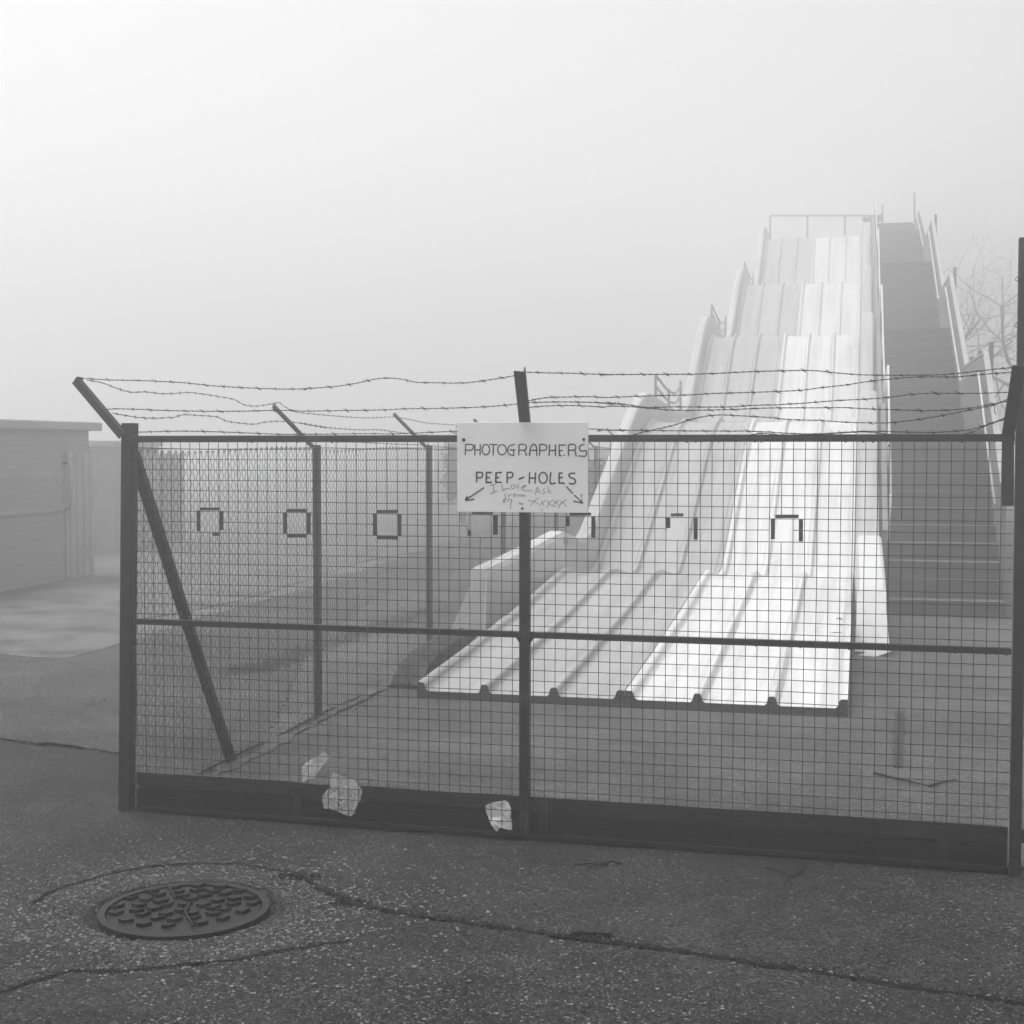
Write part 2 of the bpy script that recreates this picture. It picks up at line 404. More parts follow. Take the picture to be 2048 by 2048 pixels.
# pebbles: loose gravel round the manhole, scattered elsewhere
ICO = None
def ico():
    bm = bmesh.new(); bmesh.ops.create_icosphere(bm, subdivisions=1, radius=1)
    v = [x.co.copy() for x in bm.verts]; f = [tuple(y.index for y in x.verts) for x in bm.faces]; bm.free(); return v, f
IV, IF = ico()
OV = [Vector(x) for x in ((1,0,0),(-1,0,0),(0,1,0),(0,-1,0),(0,0,1),(0,0,-1))]
OF = [(0,2,4),(2,1,4),(1,3,4),(3,0,4),(2,0,5),(1,2,5),(3,1,5),(0,3,5)]
mb = MB()
def pebble(x, y, r):
    V_, F_ = (IV, IF) if r > .007 else (OV, OF)
    rot = Matrix.Rotation(random.uniform(0,6.28), 3, 'Z') @ Matrix.Rotation(random.uniform(-.5,.5), 3, 'X')
    sx, sy, sz = r*random.uniform(.8,1.5), r*random.uniform(.6,1.1), r*random.uniform(.35,.7)
    z = gz(x, y) + sz*.25
    mb.add([rot @ Vector((v.x*sx*random.uniform(.85,1.15), v.y*sy, v.z*sz)) + Vector((x, y, z)) for v in V_], F_)
for _ in range(4200):
    a = random.uniform(0, 6.283); rr_ = .35 + .62*abs(random.gauss(0, .55))
    x, y = MC.x + rr_*1.15*math.cos(a), MC.y + rr_*math.sin(a)*.95
    pebble(x, y, random.choice([.002,.003,.003,.004,.005,.006,.008]) if rr_ > .42 else random.uniform(.002,.005))
for _ in range(5200):
    x = random.uniform(-2.6, 2.6); y = random.uniform(4.2, 8.2)
    pebble(x, y, random.choice([.0015,.002,.0025,.003,.004]))
o = mb.build('gravel', M['gravel'], recalc=False); tag(o, kind='stuff')

# ------------------------------------------------------------------ manhole
mh = thing('manhole', 'round cast iron manhole cover with raised chevron tread set in gravelly tarmac', 'manhole cover', (MC.x, MC.y, 0))
def disc_ring(r0, r1, z0, z1, n=64):
    m = MB(); rows = []
    for k in range(n+1):
        a = 2*math.pi*k/n; c, s_ = math.cos(a), math.sin(a)
        rows.append([MC+Vector((c*r, s_*r, 0))+Vector((0,0,z-MC.z)) for r, z in ((r0,z0),(r0,z1),(r1,z1),(r1,z0))])
    m.strip(rows); return m
disc_ring(.300, .328, -.03, .0005).build('frame', M['iron'], mh)
m_ = MB(); n_ = 64
ring_ = [MC+Vector((math.cos(2*math.pi*k/n_)*.292, math.sin(2*math.pi*k/n_)*.292, -.005)) for k in range(n_)]
low_ = [q+Vector((0,0,-.03)) for q in ring_]
m_.add(ring_+low_, [tuple(range(n_))]+[(i,(i+1)%n_,n_+(i+1)%n_,n_+i) for i in range(n_)])
cov = m_.build('cover', M['iron'], mh)
chev = [(395,290),(270,375),(250,450),(345,525),(545,560),(600,215),(705,260),(565,310),(690,330),(480,365),(465,420),(630,405),(530,465),(660,500),(765,455),(785,365),(850,515),(800,575),(850,180),(885,230),(905,275),(1000,305),(960,360),(915,420),(1105,160),(1065,215),(1140,270),(1240,225),(1345,170),(1370,250),(1295,320),(1145,365),(1245,395),(1450,300),(1540,215),(1650,280),(1450,355),(1655,350),(1370,410),(1235,455),(1550,430),(1355,500),(1025,450),(1060,495),(1095,550)]
for i, (cx, cy) in enumerate(chev):
    m_ = MB()
    c = ground_at(*tz(cx, cy+6, .1967, 180, 1740)); c.z = -.006
    q = c-Vector((MC.x, MC.y, 0))
    if q.length > .262: q *= .262/q.length; c = Vector((MC.x, MC.y, 0))+q
    a = random.choice([-.25,0,.1,.3]); ca, sa = math.cos(a), math.sin(a)
    def fr(x, y, z): x *= 1.15; y *= 1.25; return c + Vector((x*ca-y*sa, x*sa+y*ca, z))
    k1 = random.choice([.014,.020,.026]); th = .0075; zz = .015
    m_.hexa([fr(-.024,k1*.25,.0),fr(.002,-.004,.0),fr(.002,-.004+th,.0),fr(-.024,k1*.25+th,.0),fr(-.024,k1*.25+.0006,zz),fr(.002,-.0034,zz),fr(.002,-.0046+th,zz),fr(-.024,k1*.25+th-.0006,zz)])
    m_.hexa([fr(.0021,-.004,.0),fr(.024,k1,.0),fr(.024,k1+th,.0),fr(.0021,-.004+th,.0),fr(.0021,-.0034,zz),fr(.024,k1+.0006,zz),fr(.024,k1+th-.0006,zz),fr(.0021,-.0046+th,zz)])
    m_.build('tread_stud', M['iron'], cov)
for a, b in (((790,155),(868,298)),((962,440),(1050,580)),((1015,340),(965,438))):
    A, B = ground_at(*tz(*a,.1967,180,1740)), ground_at(*tz(*b,.1967,180,1740)); A.z = B.z = .006
    m_ = MB(); m_.bar(A, B, .006, .007); m_.build('tread_ridge', M['iron'], cov)

# ------------------------------------------------------------------ mesh gate
gate = thing('mesh_gate', 'wide dark steel gate filled with square wire mesh above wooden kick boards', 'gate', gp(0,0,0))
uL = guz(268, 1200)[0]; uR = guz(2024, 1200)[0]; uC = guz(1050, 1200)[0]
zT = guz(1050, 877)[1]; zM = guz(1050, 1269)[1]
hb = .0225
mb = MB(); mb.box(gp, uL, uR, -.02, .02, zT-.016, zT+.016); mb.build('top_rail', M['steel'], gate, bevel=.003)
mb = MB(); mb.box(gp, uL, uC-.0235, -.016, .016, zM-.014, zM+.014); mb.box(gp, uC+.0235, uR, -.016, .016, zM-.014, zM+.014)
mb.build('middle_rail', M['steel'], gate, bevel=.003)
mb = MB(); mb.box(gp, uC-.0225, uC+.0225, -.02, .02, .03, zT-.018); mb.box(gp, uC-.0225, uC+.0225, -.012, .012, zT+.0165, guz(1050,852)[1])
for sg in (-1, 1):                                   # welded gussets
    mb.hexa([gp(uC+sg*.0225,-.006,zM-.045),gp(uC+sg*.040,-.006,zM-.0145),gp(uC+sg*.040,.006,zM-.0145),gp(uC+sg*.0225,.006,zM-.045),
             gp(uC+sg*.0225,-.006,zM-.0142),gp(uC+sg*.0402,-.006,zM-.0142),gp(uC+sg*.0402,.006,zM-.0142),gp(uC+sg*.0225,.006,zM-.0142)])
mb.build('centre_stile', M['steel'], gate, bevel=.002)
# water drops and wire ties hanging under the rails
for _ in range(40):
    u = random.uniform(uL, uR); z = random.choice([zT-.016, zM-.014]); r = random.uniform(.002,.0045); q = gp(u, random.uniform(0,.012), z-.001)
    mb = MB(); mb.add([q+Vector((v.x*r*1.3, v.y*r, v.z*r)) for v in IV], IF); mb.build('water_drop', M['steel'], gate, smooth=True)
# crank arms for the barbed wire
def angle_arm(m, a, b, wa, wb, side, out):      # an angle iron from a to b
    a, b = Vector(a), Vector(b); t = (b-a).normalized(); s_ = Vector(side); s_ = (s_-t*s_.dot(t)).normalized(); n_ = t.cross(s_)
    if n_.dot(Vector(out)) < 0: n_ = -n_
    th = .005
    def fr2(x, y, z): return a + s_*x + n_*y + t*z
    L2 = (b-a).length
    m.box(fr2, -wa/2, wa/2, 0, th, 0, L2)
    m.box(fr2, wa/2-th, wa/2, th+.0002, wb, 0, L2)
zSg = guz(1050,852)[1]; aC0 = gp(uC, .008, zSg); aC1 = on_plane(1038, 744, gp(0,.33,0), GN)
mb = MB(); angle_arm(mb, aC0, aC1, .047, .03, GD, -GN); mb.build('wire_arm', M['rust'], gate)
pR0 = gp(guz(2016,1012,.03)[0], .03, guz(2016,1012,.03)[1]); pR1 = gp(guz(2016,872,.03)[0], .03, guz(2016,872,.03)[1])
aR1 = on_plane(2038, 732, gp(0,.30,0), GN)
mb = MB(); angle_arm(mb, pR0, pR1, .047, .03, GD, -GN); angle_arm(mb, pR1, aR1, .05, .04, GD, -GN); mb.build('wire_arm', M['rust'], gate)
# kick boards
def bz(px, py): return guz(px, py, -.03)
z0b = .03; z1b = (bz(1050,1592)[1]); zmid = bz(700,1602)[1]
mb = MB(); N = 46
def plank(m, u0, u1, za, zb, d0, d1, amp=.003, notch=None):
    rows = []
    for i in range(N+1):
        u = u0+(u1-u0)*i/N
        e0 = amp*mnoise.noise(Vector((u*2.3, za*9, 1))); e1 = amp*1.5*mnoise.noise(Vector((u*1.7, zb*9, 4)))
        if notch and notch[0] < u < notch[1]: e1 -= notch[2]*(.6+.8*mnoise.noise(Vector((u*30, 0, 0))))
        rows.append([gp(u,d0,za+e0),gp(u,d0,zb+e1),gp(u,d1,zb+e1),gp(u,d1,za+e0),gp(u,d0,za+e0)])
    m.strip(rows)
    m.add(rows[0][:4], [(0,1,2,3)]); m.add(rows[-1][:4], [(3,2,1,0)])
nu0, nu1 = bz(603,1570)[0], bz(658,1570)[0]
plank(mb, uL-.012, uR, zmid+.012, z1b, -.05, -.022, .004, (nu0, nu1, .012)); mb.build('upper_board', M['wood'], gate)
mb = MB(); plank(mb, uL-.012, uR, .012, zmid-.004, -.05, -.022); mb.build('lower_board', M['wood_low'], gate)
mb = MB(); mb.box(gp, uL-.011, uR-.001, -.064, -.0505, .02, z1b-.05); mb.build('backing_board', M['wood_low'], gate)
for px in (597, 1087, 1888):
    u = bz(px, 1600)[0]; mb = MB(); mb.box(gp, u-.019, u+.019, -.0215, -.012, .035, z1b-.02); mb.build('batten', M['wood'], gate)
mb = MB(); mb.box(gp, uL, uR, -.0215, .003, .008, .028); mb.build('bottom_rail', M['wire'], gate, bevel=.002)
# welded wire mesh with the cut-out peep holes
holes_px = [(400,439,1021,1062),(574,613,1024,1068),(754,795,1026,1071),(943,986,1030,1071),(1139,1182,1031,1075),(1341,1387,1035,1079),(1550,1597,1037,1083)]
PIT = .05
MD = .0232                                            # the mesh hangs on the front of the frame
u_ref = guz(400,1040,MD)[0]; z_ref = guz(700,1027,MD)[1]
hol = []
for a, b, c, d_ in holes_px:
    ua = guz(a,1040,MD)[0]; ua = u_ref + round((ua-u_ref)/PIT)*PIT
    ub = guz(b,1040,MD)[0]; ub = u_ref + round((ub-u_ref)/PIT)*PIT
    if ub-ua < 1.5*PIT: ub = ua+2*PIT
    zt = guz(a,c,MD)[1]; zt = z_ref + round((zt-z_ref)/PIT)*PIT
    hol.append((ua, ub, zt-2*PIT, zt))
uM0, uM1 = uL-.02, uR-.002; zM0, zM1 = .045, zT+.004
mb = MB(); RW = .00165
extra_gap_v = [(guz(1791,1090,MD)[0], guz(1791,1086,MD)[1], guz(1791,1040,MD)[1])]
def wob(a, b, s_): return .0012*mnoise.noise(Vector((a*3, b*2, s_)))
cell_cols = []
i0 = int(math.ceil((uM0-u_ref)/PIT)); i1 = int(math.floor((uM1-u_ref)/PIT))
j0 = int(math.ceil((zM0-z_ref)/PIT)); j1 = int(math.floor((zM1-z_ref)/PIT))
for i in range(i0, i1+1):
    u = u_ref+i*PIT
    cuts = [(h[2]-.002, h[3]+.002) for h in hol if h[0]+.01 < u < h[1]-.01]
    cuts += [(a, b) for uu, a, b in extra_gap_v if abs(uu-u) < .026]
    run = []
    z = zM0
    segs = []; cur = zM0
    for a, b in sorted(cuts): segs.append((cur, a)); cur = b
    segs.append((cur, zM1))
    for a, b in segs:
        k = max(2, int((b-a)/.1)); mb.tube([gp(u+wob(u*7, a+(b-a)*t/k, 1)*2.2, MD, a+(b-a)*t/k) for t in range(k+1)], RW, 5)
for j in range(j0, j1+1):
    z = z_ref+j*PIT
    cuts = [(h[0]-.002, h[1]+.002) for h in hol if h[2]+.01 < z < h[3]-.01]
    segs = []; cur = uM0
    for a, b in sorted(cuts): segs.append((cur, a)); cur = b
    segs.append((cur, uM1))
    for a, b in segs:
        k = max(2, int((b-a)/.1)); mb.tube([gp(a+(b-a)*t/k, MD+.0028, z+wob(a+(b-a)*t/k, z*7, 2)*2.2) for t in range(k+1)], RW, 5)
mb.build('wire_mesh', M['wire'], gate, smooth=True)

# ------------------------------------------------------------------ tall post at the right end
uP = guz(2038, 1200)[0]
tp_ = gp(uP, 0, 0); zP = guz(2040, 476)[1]
tall = thing('tall_post', 'tall square black steel post at the right end of the mesh gate', 'post', tp_)
mb = MB(); mb.box(gp, uP-.0235, uP+.0235, -.0235, .0235, -.05, zP); mb.build('post', M['steel'], tall, bevel=.004)
for py in (560, 652):
    mb = MB()
    z = guz(2030, py)[1]; c = gp(uP-.0215, .0235, z)
    mb.tube([c+Vector((.0,0,.0)), c+GD*-.010+Vector((0,0,.012)), c+GD*-.016+Vector((0,0,-.003)), c+GD*-.004+Vector((0,0,-.008)), c], .0022, 5)
    mb.tube([gp(uP-.025,.026,z), gp(uP+.025,.026,z+.004)], .0022, 5)
    mb.build('wire_tie', M['wire'], tall)
mb = MB(); u, z = guz(2046,1672); mb.box(gp, uP+.024, uP+.075, -.012, .012, z-.03, z+.03); mb.build('latch', M['steel'], tall, bevel=.003)

# ------------------------------------------------------------------ sign
SGD = .062
def sg(px, py, lift=0.0): return on_plane(px, py, gp(0, SGD+lift, 0), GN)
c_ = sg(1045, 1025)
sign = thing('hand_painted_sign', 'white board hand painted PHOTOGRAPHERS PEEP-HOLES with two arrows and scribbles', 'sign', (c_.x, c_.y, c_.z))
def sgc(px, py): u, z = guz(px, py, SGD); return u, z
(ua, za), (ub, zb), (uc, zc), (ud, zd) = sgc(914,844.5), sgc(1176.5,844.5), sgc(1175.5,1026), sgc(914.5,1023.5)
mb = MB(); B1, B0 = SGD, SGD-.008
mb.hexa([gp(ud,B1,zd),gp(uc,B1,zc),gp(uc,B0,zc),gp(ud,B0,zd),gp(ua,B1,za),gp(ub,B1,zb),gp(ub,B0,zb),gp(ua,B0,za)])
mb.build('board', M['sign'], sign, bevel=.0012)
def ell(cx, cy, rx, ry, n=22): return [(cx+rx*math.cos(2*math.pi*k/n+.4), cy-ry*math.sin(2*math.pi*k/n+.4)) for k in range(n+1)]
A_bold = [[(255,520),(250,620),(245,725)],[(255,522),(340,515),(395,540),(405,575),(380,620),(340,632),(260,628)],
 [(432,520),(430,730)],[(535,520),(533,725)],[(432,628),(535,625)],ell(645,620,72,100),[(715,522),(790,522),(865,527)],[(790,525),(785,730)],ell(955,622,82,98),
 [(1200,522),(1130,535),(1085,570),(1065,625),(1075,680),(1115,720),(1180,735)],[(1110,628),(1205,628)],[(1180,630),(1180,735)],
 [(1285,525),(1280,725)],[(1285,530),(1340,515),(1400,525),(1425,560),(1420,600),(1390,630),(1285,632)],[(1390,632),(1430,735)]]
B_bold = [[(185,735),(190,650),(215,560),(265,515),(305,540),(322,600),(322,735)],[(190,635),(322,635)],
 [(378,525),(378,735)],[(378,525),(450,518),(510,545),(515,590),(490,630),(385,637)],[(570,525),(562,735)],[(685,525),(685,740)],[(568,635),(685,635)],
 [(755,530),(760,740)],[(755,532),(880,530)],[(760,637),(820,635)],[(760,738),(800,740)],[(842,733),(860,730)],
 [(935,530),(935,740)],[(940,530),(1010,515),(1065,535),(1080,580),(1060,620),(1010,632),(940,630)],[(1060,635),(1085,745)],
 [(1240,525),(1190,530),(1150,560),(1150,600),(1170,640),(1210,650),(1260,637),(1285,670),(1280,720),(1250,750),(1200,745),(1130,742)]]
A_two = [[(465,1060),(465,1245)],[(465,1060),(560,1060),(580,1090),(570,1145),(540,1165),(470,1160)],[(655,1060),(650,1255)],[(655,1062),(755,1060)],[(655,1160),(715,1160)],[(650,1252),(755,1252)],
 [(840,1065),(835,1255)],[(840,1068),(945,1062)],[(840,1162),(895,1160)],[(835,1248),(945,1255)],[(1055,1065),(1055,1265)],[(1055,1065),(1130,1060),(1165,1090),(1155,1140),(1120,1165),(1060,1165)],
 [(1285,1190),(1380,1150)],[(600,1360),(250,1595)],[(250,1595),(262,1560),(285,1525)],[(250,1597),(330,1595),(415,1575)]]
B_two = [[(185,1065),(178,1275)],[(298,1065),(290,1270)],[(185,1170),(298,1172)],ell(445,1165,78,105),[(595,1060),(585,1270),(685,1262)],
 [(755,1075),(755,1265)],[(755,1075),(815,1072)],[(755,1160),(820,1160)],[(750,1265),(800,1265),(860,1272)],
 [(1060,1078),(980,1078),(950,1100),(955,1140),(990,1165),(1040,1185),(1070,1220),(1060,1265),(1010,1285),(950,1268)],
 [(900,1340),(960,1405),(1020,1465)],[(1050,1500),(1210,1650)],[(1210,1655),(1030,1615)],[(1183,1490),(1186,1512)]]
A_thin = [[(725,1310),(850,1285)],[(790,1300),(795,1440)],[(730,1475),(795,1440),(865,1415)],[(955,1290),(960,1340),(975,1410),(1000,1395),(1050,1370),(1115,1385)],ell(1165,1335,40,38,14),
 [(1225,1295),(1265,1370),(1275,1270)],[(1340,1348),(1400,1340),(1420,1320),(1390,1310),(1345,1345),(1350,1390),(1400,1415),(1540,1410)],
 [(1040,1465),(1010,1490),(1020,1540),(1010,1610),(990,1640),(980,1610),(1000,1580),(1035,1550)],[(1090,1490),(1090,1540)],[(1092,1510),(1120,1485),(1140,1490)],ell(1200,1500,25,25,10),
 [(1260,1480),(1275,1520),(1300,1500),(1315,1520),(1345,1480),(1360,1525),(1385,1490),(1410,1530)],[(1065,1620),(1085,1580),(1130,1580),(1145,1610),(1130,1660),(1115,1745)],[(1120,1772),(1137,1755)],
 [(1283,1650),(1340,1655),(1362,1668)],[(1290,1672),(1362,1680)]]
B_thin = [[(300,1490),(330,1350),(390,1470)],[(310,1430),(370,1425)],[(490,1370),(445,1390),(450,1420),(485,1440),(470,1465),(425,1465)],[(540,1340),(545,1460)],[(545,1420),(575,1405),(595,1465)],
 [(160,1600),(260,1615),(350,1665)],[(365,1560),(290,1600),(210,1695)],[(410,1605),(460,1695)],[(490,1600),(370,1705)],[(520,1600),(590,1690),(690,1715)],[(650,1590),(560,1650),(525,1750)],
 [(660,1610),(740,1690)],[(745,1590),(640,1690)],[(795,1610),(900,1720)],[(905,1585),(800,1650),(740,1750)],[(1185,1515),(1195,1585),(1205,1640)]]
def smooth2(pts, k=4):
    if len(pts) < 3: 
        (x0,y0),(x1,y1) = pts; return [(x0+(x1-x0)*t/6, y0+(y1-y0)*t/6) for t in range(7)]
    out = []
    for i in range(len(pts)-1):
        p0 = pts[max(i-1,0)]; p1 = pts[i]; p2 = pts[i+1]; p3 = pts[min(i+2,len(pts)-1)]
        for j in range(k):
            t = j/k
            out.append(tuple(.5*((2*p1[c])+(-p0[c]+p2[c])*t+(2*p0[c]-5*p1[c]+4*p2[c]-p3[c])*t*t+(-p0[c]+3*p1[c]-3*p2[c]+p3[c])*t**3) for c in (0,1)))
    out.append(pts[-1]); return out
lift_k = [0]
def strokes(m, sets, ox, width):
    for pts in sets:
        q = smooth2(pts); lift_k[0] += 1; lift = .0006 + .00003*(lift_k[0] % 40)
        rows = []
        for i, (x, y) in enumerate(q):
            a = q[max(i-1,0)]; b = q[min(i+1,len(q)-1)]; tx, ty = b[0]-a[0], b[1]-a[1]; l = math.hypot(tx, ty) or 1
            w_ = width/2*(1+.22*mnoise.noise(Vector((x*.02, y*.02, ox))))
            nx, ny = -ty/l*w_, tx/l*w_
            e = 0
            if i == 0: x -= tx/l*width*.25; y -= ty/l*width*.25
            if i == len(q)-1: x += tx/l*width*.25; y += ty/l*width*.25
            T = lambda X, Y: sg(ox+X*.10352, 835+Y*.10352, lift)
            rows.append([T(x-nx, y-ny), T(x+nx, y+ny)])
        m.strip(rows)
mb = MB(); strokes(mb, A_bold, 905, 23); strokes(mb, B_bold, 1040, 24); mb.build('lettering', M['ink'], sign, recalc=False)
mb = MB(); strokes(mb, A_two[:-4], 905, 29); mb.build('lettering', M['ink'], sign, recalc=False)
mb = MB(); strokes(mb, A_two[-4:-3], 905, 29); mb.build('hyphen', M['ink'], sign, recalc=False)
mb = MB(); strokes(mb, B_two[:-4], 1040, 28); mb.build('lettering', M['ink'], sign, recalc=False)
mb = MB(); strokes(mb, A_two[-3:], 905, 27); mb.build('arrow', M['ink'], sign, recalc=False)
mb = MB(); strokes(mb, B_two[-4:], 1040, 25); mb.build('arrow', M['ink'], sign, recalc=False)
for grp, ox in ((A_thin[0:3],905),(A_thin[3:7],905),(A_thin[7:12],905),(A_thin[12:14],905),(A_thin[14:],905),(B_thin[0:5],1040),(B_thin[5:7],1040),(B_thin[7:9],1040),(B_thin[9:11],1040),(B_thin[11:13],1040),(B_thin[13:15],1040),(B_thin[15:],1040)):
    mb = MB(); strokes(mb, grp, ox, 12.5); mb.build('scribble', M['pencil'], sign, recalc=False)
for cx, cy, ox, r in ((218,433,905,34),(1233,425,1040,27),(1348,1757,905,24)):
    c = sg(ox+cx*.10352, 835+cy*.10352); r_ = r*.10352*6.55/F; mb = MB(); n_ = 14; rows = []
    for k in range(n_+1):
        a = 2*math.pi*k/n_; dv = GD*math.cos(a)+Vector((0,0,1))*math.sin(a)
        rows.append([c+dv*r_+GN*.0002, c+dv*r_+GN*.002, c+dv*r_*.5+GN*.0032, c+GN*.0036])
    mb.strip(rows); mb.build('bolt_head', M['steel'], sign, smooth=True)

# ------------------------------------------------------------------ taped peep-hole frames
ZS1 = (.3623, 0, 680); ZS2 = (.3623, 600, 680); ZS3 = (.4389, 1200, 680)
tapes = [
 ('square of dark tape round the peep hole nearest the corner post, lower strip half torn', ZS1, [((1103,1212,925,941),'t'),((1085,1104,941,1055),'t'),((1213,1233,944,1048),'t'),((1172,1212,1061,1081),'t')]),
 ('complete square of dark tape just left of the second fence post', ZS1, [((1584,1693,933,950),'t'),((1563,1584,951,1068),'t'),((1694,1715,952,1070),'t'),((1586,1692,1069,1091),'t')]),
 ('complete square of dark tape between second fence post and the white sign', ZS2, [((425,538,938,956),'t'),((403,424,957,1078),'t'),((539,560,960,1080),'t'),((425,538,1081,1101),'t')]),
 ('broken tape square under the lower left corner of the white sign', ZS2, [((948,1065,950,962),'t'),((1066,1091,965,1075),'t'),((925,945,1050,1082),'t'),((919,944,1022,1049),'p')]),
 ('broken tape square under the lower right corner of the white sign, pale end dangling', ZS2, [((1489,1607,953,969),'t'),((1466,1488,972,1028),'t'),((1608,1631,972,1092),'t'),((1456,1479,1087,1128),'p')]),
 ('tape frame without a lower strip in front of the grey slide lanes, short top strip', ZS3, [((323,380,790,804),'t'),((298,320,808,857),'t'),((427,445,810,910),'t')]),
 ('three sided tape frame in front of the white slide lanes, nearest the tall post', ZS3, [((799,905,796,812),'t'),((778,797,813,908),'t'),((906,925,815,918),'t')]),
]
for lab, (sc, ox, oy), strips in tapes:
    c0 = strips[0][0]; c = on_plane(ox+(c0[0]+c0[1])/2*sc, oy+c0[2]*sc, gp(0,MD+.008,0), GN)
    t = thing('peep_hole_frame', lab, 'tape frame', c, 'tape frames round the peep holes in the gate mesh')
    for (x0, x1, y0, y1), kd in strips:
        mb = MB(); horiz = (x1-x0) > (y1-y0); rows = []; n_ = 8
        for k in range(n_+1):
            f = k/n_
            if horiz: pp = [(x0+(x1-x0)*f, y0 + 2.0*mnoise.noise(Vector((x0+f*3,y0,0)))), (x0+(x1-x0)*f, y1 + 2.0*mnoise.noise(Vector((x0+f*3,y1,7))))]
            else: pp = [(x0 + 1.6*mnoise.noise(Vector((x0,y0+f*3,0))), y0+(y1-y0)*f), (x1 + 1.6*mnoise.noise(Vector((x1,y0+f*3,5))), y0+(y1-y0)*f)]
            dd = MD+.0062+.002*mnoise.noise(Vector((x0+f*4, y0, 2)))
            row = [on_plane(ox+a*sc, oy+b*sc, gp(0,dd,0), GN) for a, b in pp]
            rows.append([row[0], row[1], row[1]-GN*.0012, row[0]-GN*.0012, row[0]])
        mb.strip(rows); mb.add(rows[0][:4], [(0,1,2,3)]); mb.add(rows[-1][:4], [(0,1,2,3)])
        mb.build('tape_strip', M['tape'] if kd == 't' else M['paletape'], t)

# ------------------------------------------------------------------ chain link fence
fence = thing('chain_link_fence', 'chain link fence on cranked steel posts running back from the corner of the gate', 'fence', fp(0,0,0))
v1 = (ground_at(645,1438)-F0).dot(FD)
SP = v1; NPOST = 7
zf = [on_plane(274,846,fp(0,0,0),FO)]
ztop0 = guz(274,846)[1]; ztop = on_plane(636,890,fp(v1,0,0),Vector((0,1,0))).z
for i in range(NPOST):
    v = SP*i; wd = .062 if i == 0 else .046
    zt = ztop0 if i == 0 else ztop
    mb = MB()
    lean = -.055 if i == 0 else 0
    P = F0+FD*v if i else F0
    def pf(x, y, z): return P + FD*y + FO*(x + (.02 if i == 0 else 0)) + Vector((0,0,z))
    if i == 0:
        def pf(x, y, z): return G0 + GD*(x + .042*(z/1.85)-.03) + GN*(y-.012) + Vector((0,0,z))
    mb.box(pf, -wd/2, wd/2, -wd/2, wd/2, -.05, zt)
    po = mb.build('fence_post', M['steel'], fence, bevel=.004)
    # cranked arm leaning out to the left
    if i == 0:
        a = gp(*[guz(252,868,.03)[0], .03, guz(252,868,.03)[1]]); b = gp(guz(158,757,.0)[0], .0, guz(158,757,.0)[1])
        mb = MB(); angle_arm(mb, a, b, .045, .035, GN, Vector((0,0,-1)))
        mb.bar(a+(b-a)*.985, b, .055, .02, GN)
    else:
        a = fp(v, .004, ztop-.02); b = fp(v, .30, ztop+.27)
        mb = MB(); angle_arm(mb, a, b, .040, .030, FD, Vector((0,0,-1)))
        mb.bar(fp(v,.0,ztop-.10), fp(v,.012,ztop-.01), .038, .02)
    mb.build('wire_arm', M['rust'], po)
# brace of the corner post
ba = gp(uL-.012, -.03, guz(283,905)[1]); bb_ = ground_at(468,1522)
bfoot = on_plane(466,1523, F0, FO) ; bfoot.z = -.03
bx = ground_at(467,1522)
mb = MB(); mb.bar(ba, Vector((bx.x, bx.y, -.04)), .052, .04, GD); mb.build('corner_brace', M['steel'], fence, bevel=.003)
zmesh = on_plane(300,897,fp(.2,0,0),Vector((0,1,0))).z
ca_, ch_ = .036, .031
for i in range(NPOST-1):
    mb = MB(); v0 = SP*i+.02; nW = int((SP-.04)/ca_)
    step = 1
    nz = int((zmesh-.03)/ch_)
    for w in range(nW):
        pts = []
        for k in range(nz+1):
            right = (k % 2) ^ (w % 2)
            sag = .012*math.sin(math.pi*w/nW*2+i)
            vv = v0 + w*ca_ + (ca_ if right else 0)
            pts.append(fp(vv, -.03 + (.004 if right else -.004) + .012*mnoise.noise(Vector((vv*2,k*.1,i))), .03+k*ch_ - sag*(k/nz) + .003*mnoise.noise(Vector((vv*5,k*.2,1)))))
        top = pts[-1]; dv = ca_*.4
        pts += [top+Vector((0,0,.016)), top+FD*dv*.5+Vector((0,0,.022)), top+FD*dv+Vector((0,0,.008))]
        mb.tube(pts, .0017, 3, False)
    mb.build('chain_mesh', M['galv'], fence, recalc=False, smooth=True)
mb = MB()
for z_ in (zmesh+.005, zmesh*.53):
    mb.tube([fp(SP*(NPOST-1)*k/40, -.022, z_ - (.012*abs(math.sin(k*math.pi/40*6)) if z_ > 1 else .03*math.sin(k*.5))) for k in range(41)], .0019, 4)
mb.build('line_wire', M['galv'], fence, recalc=False)

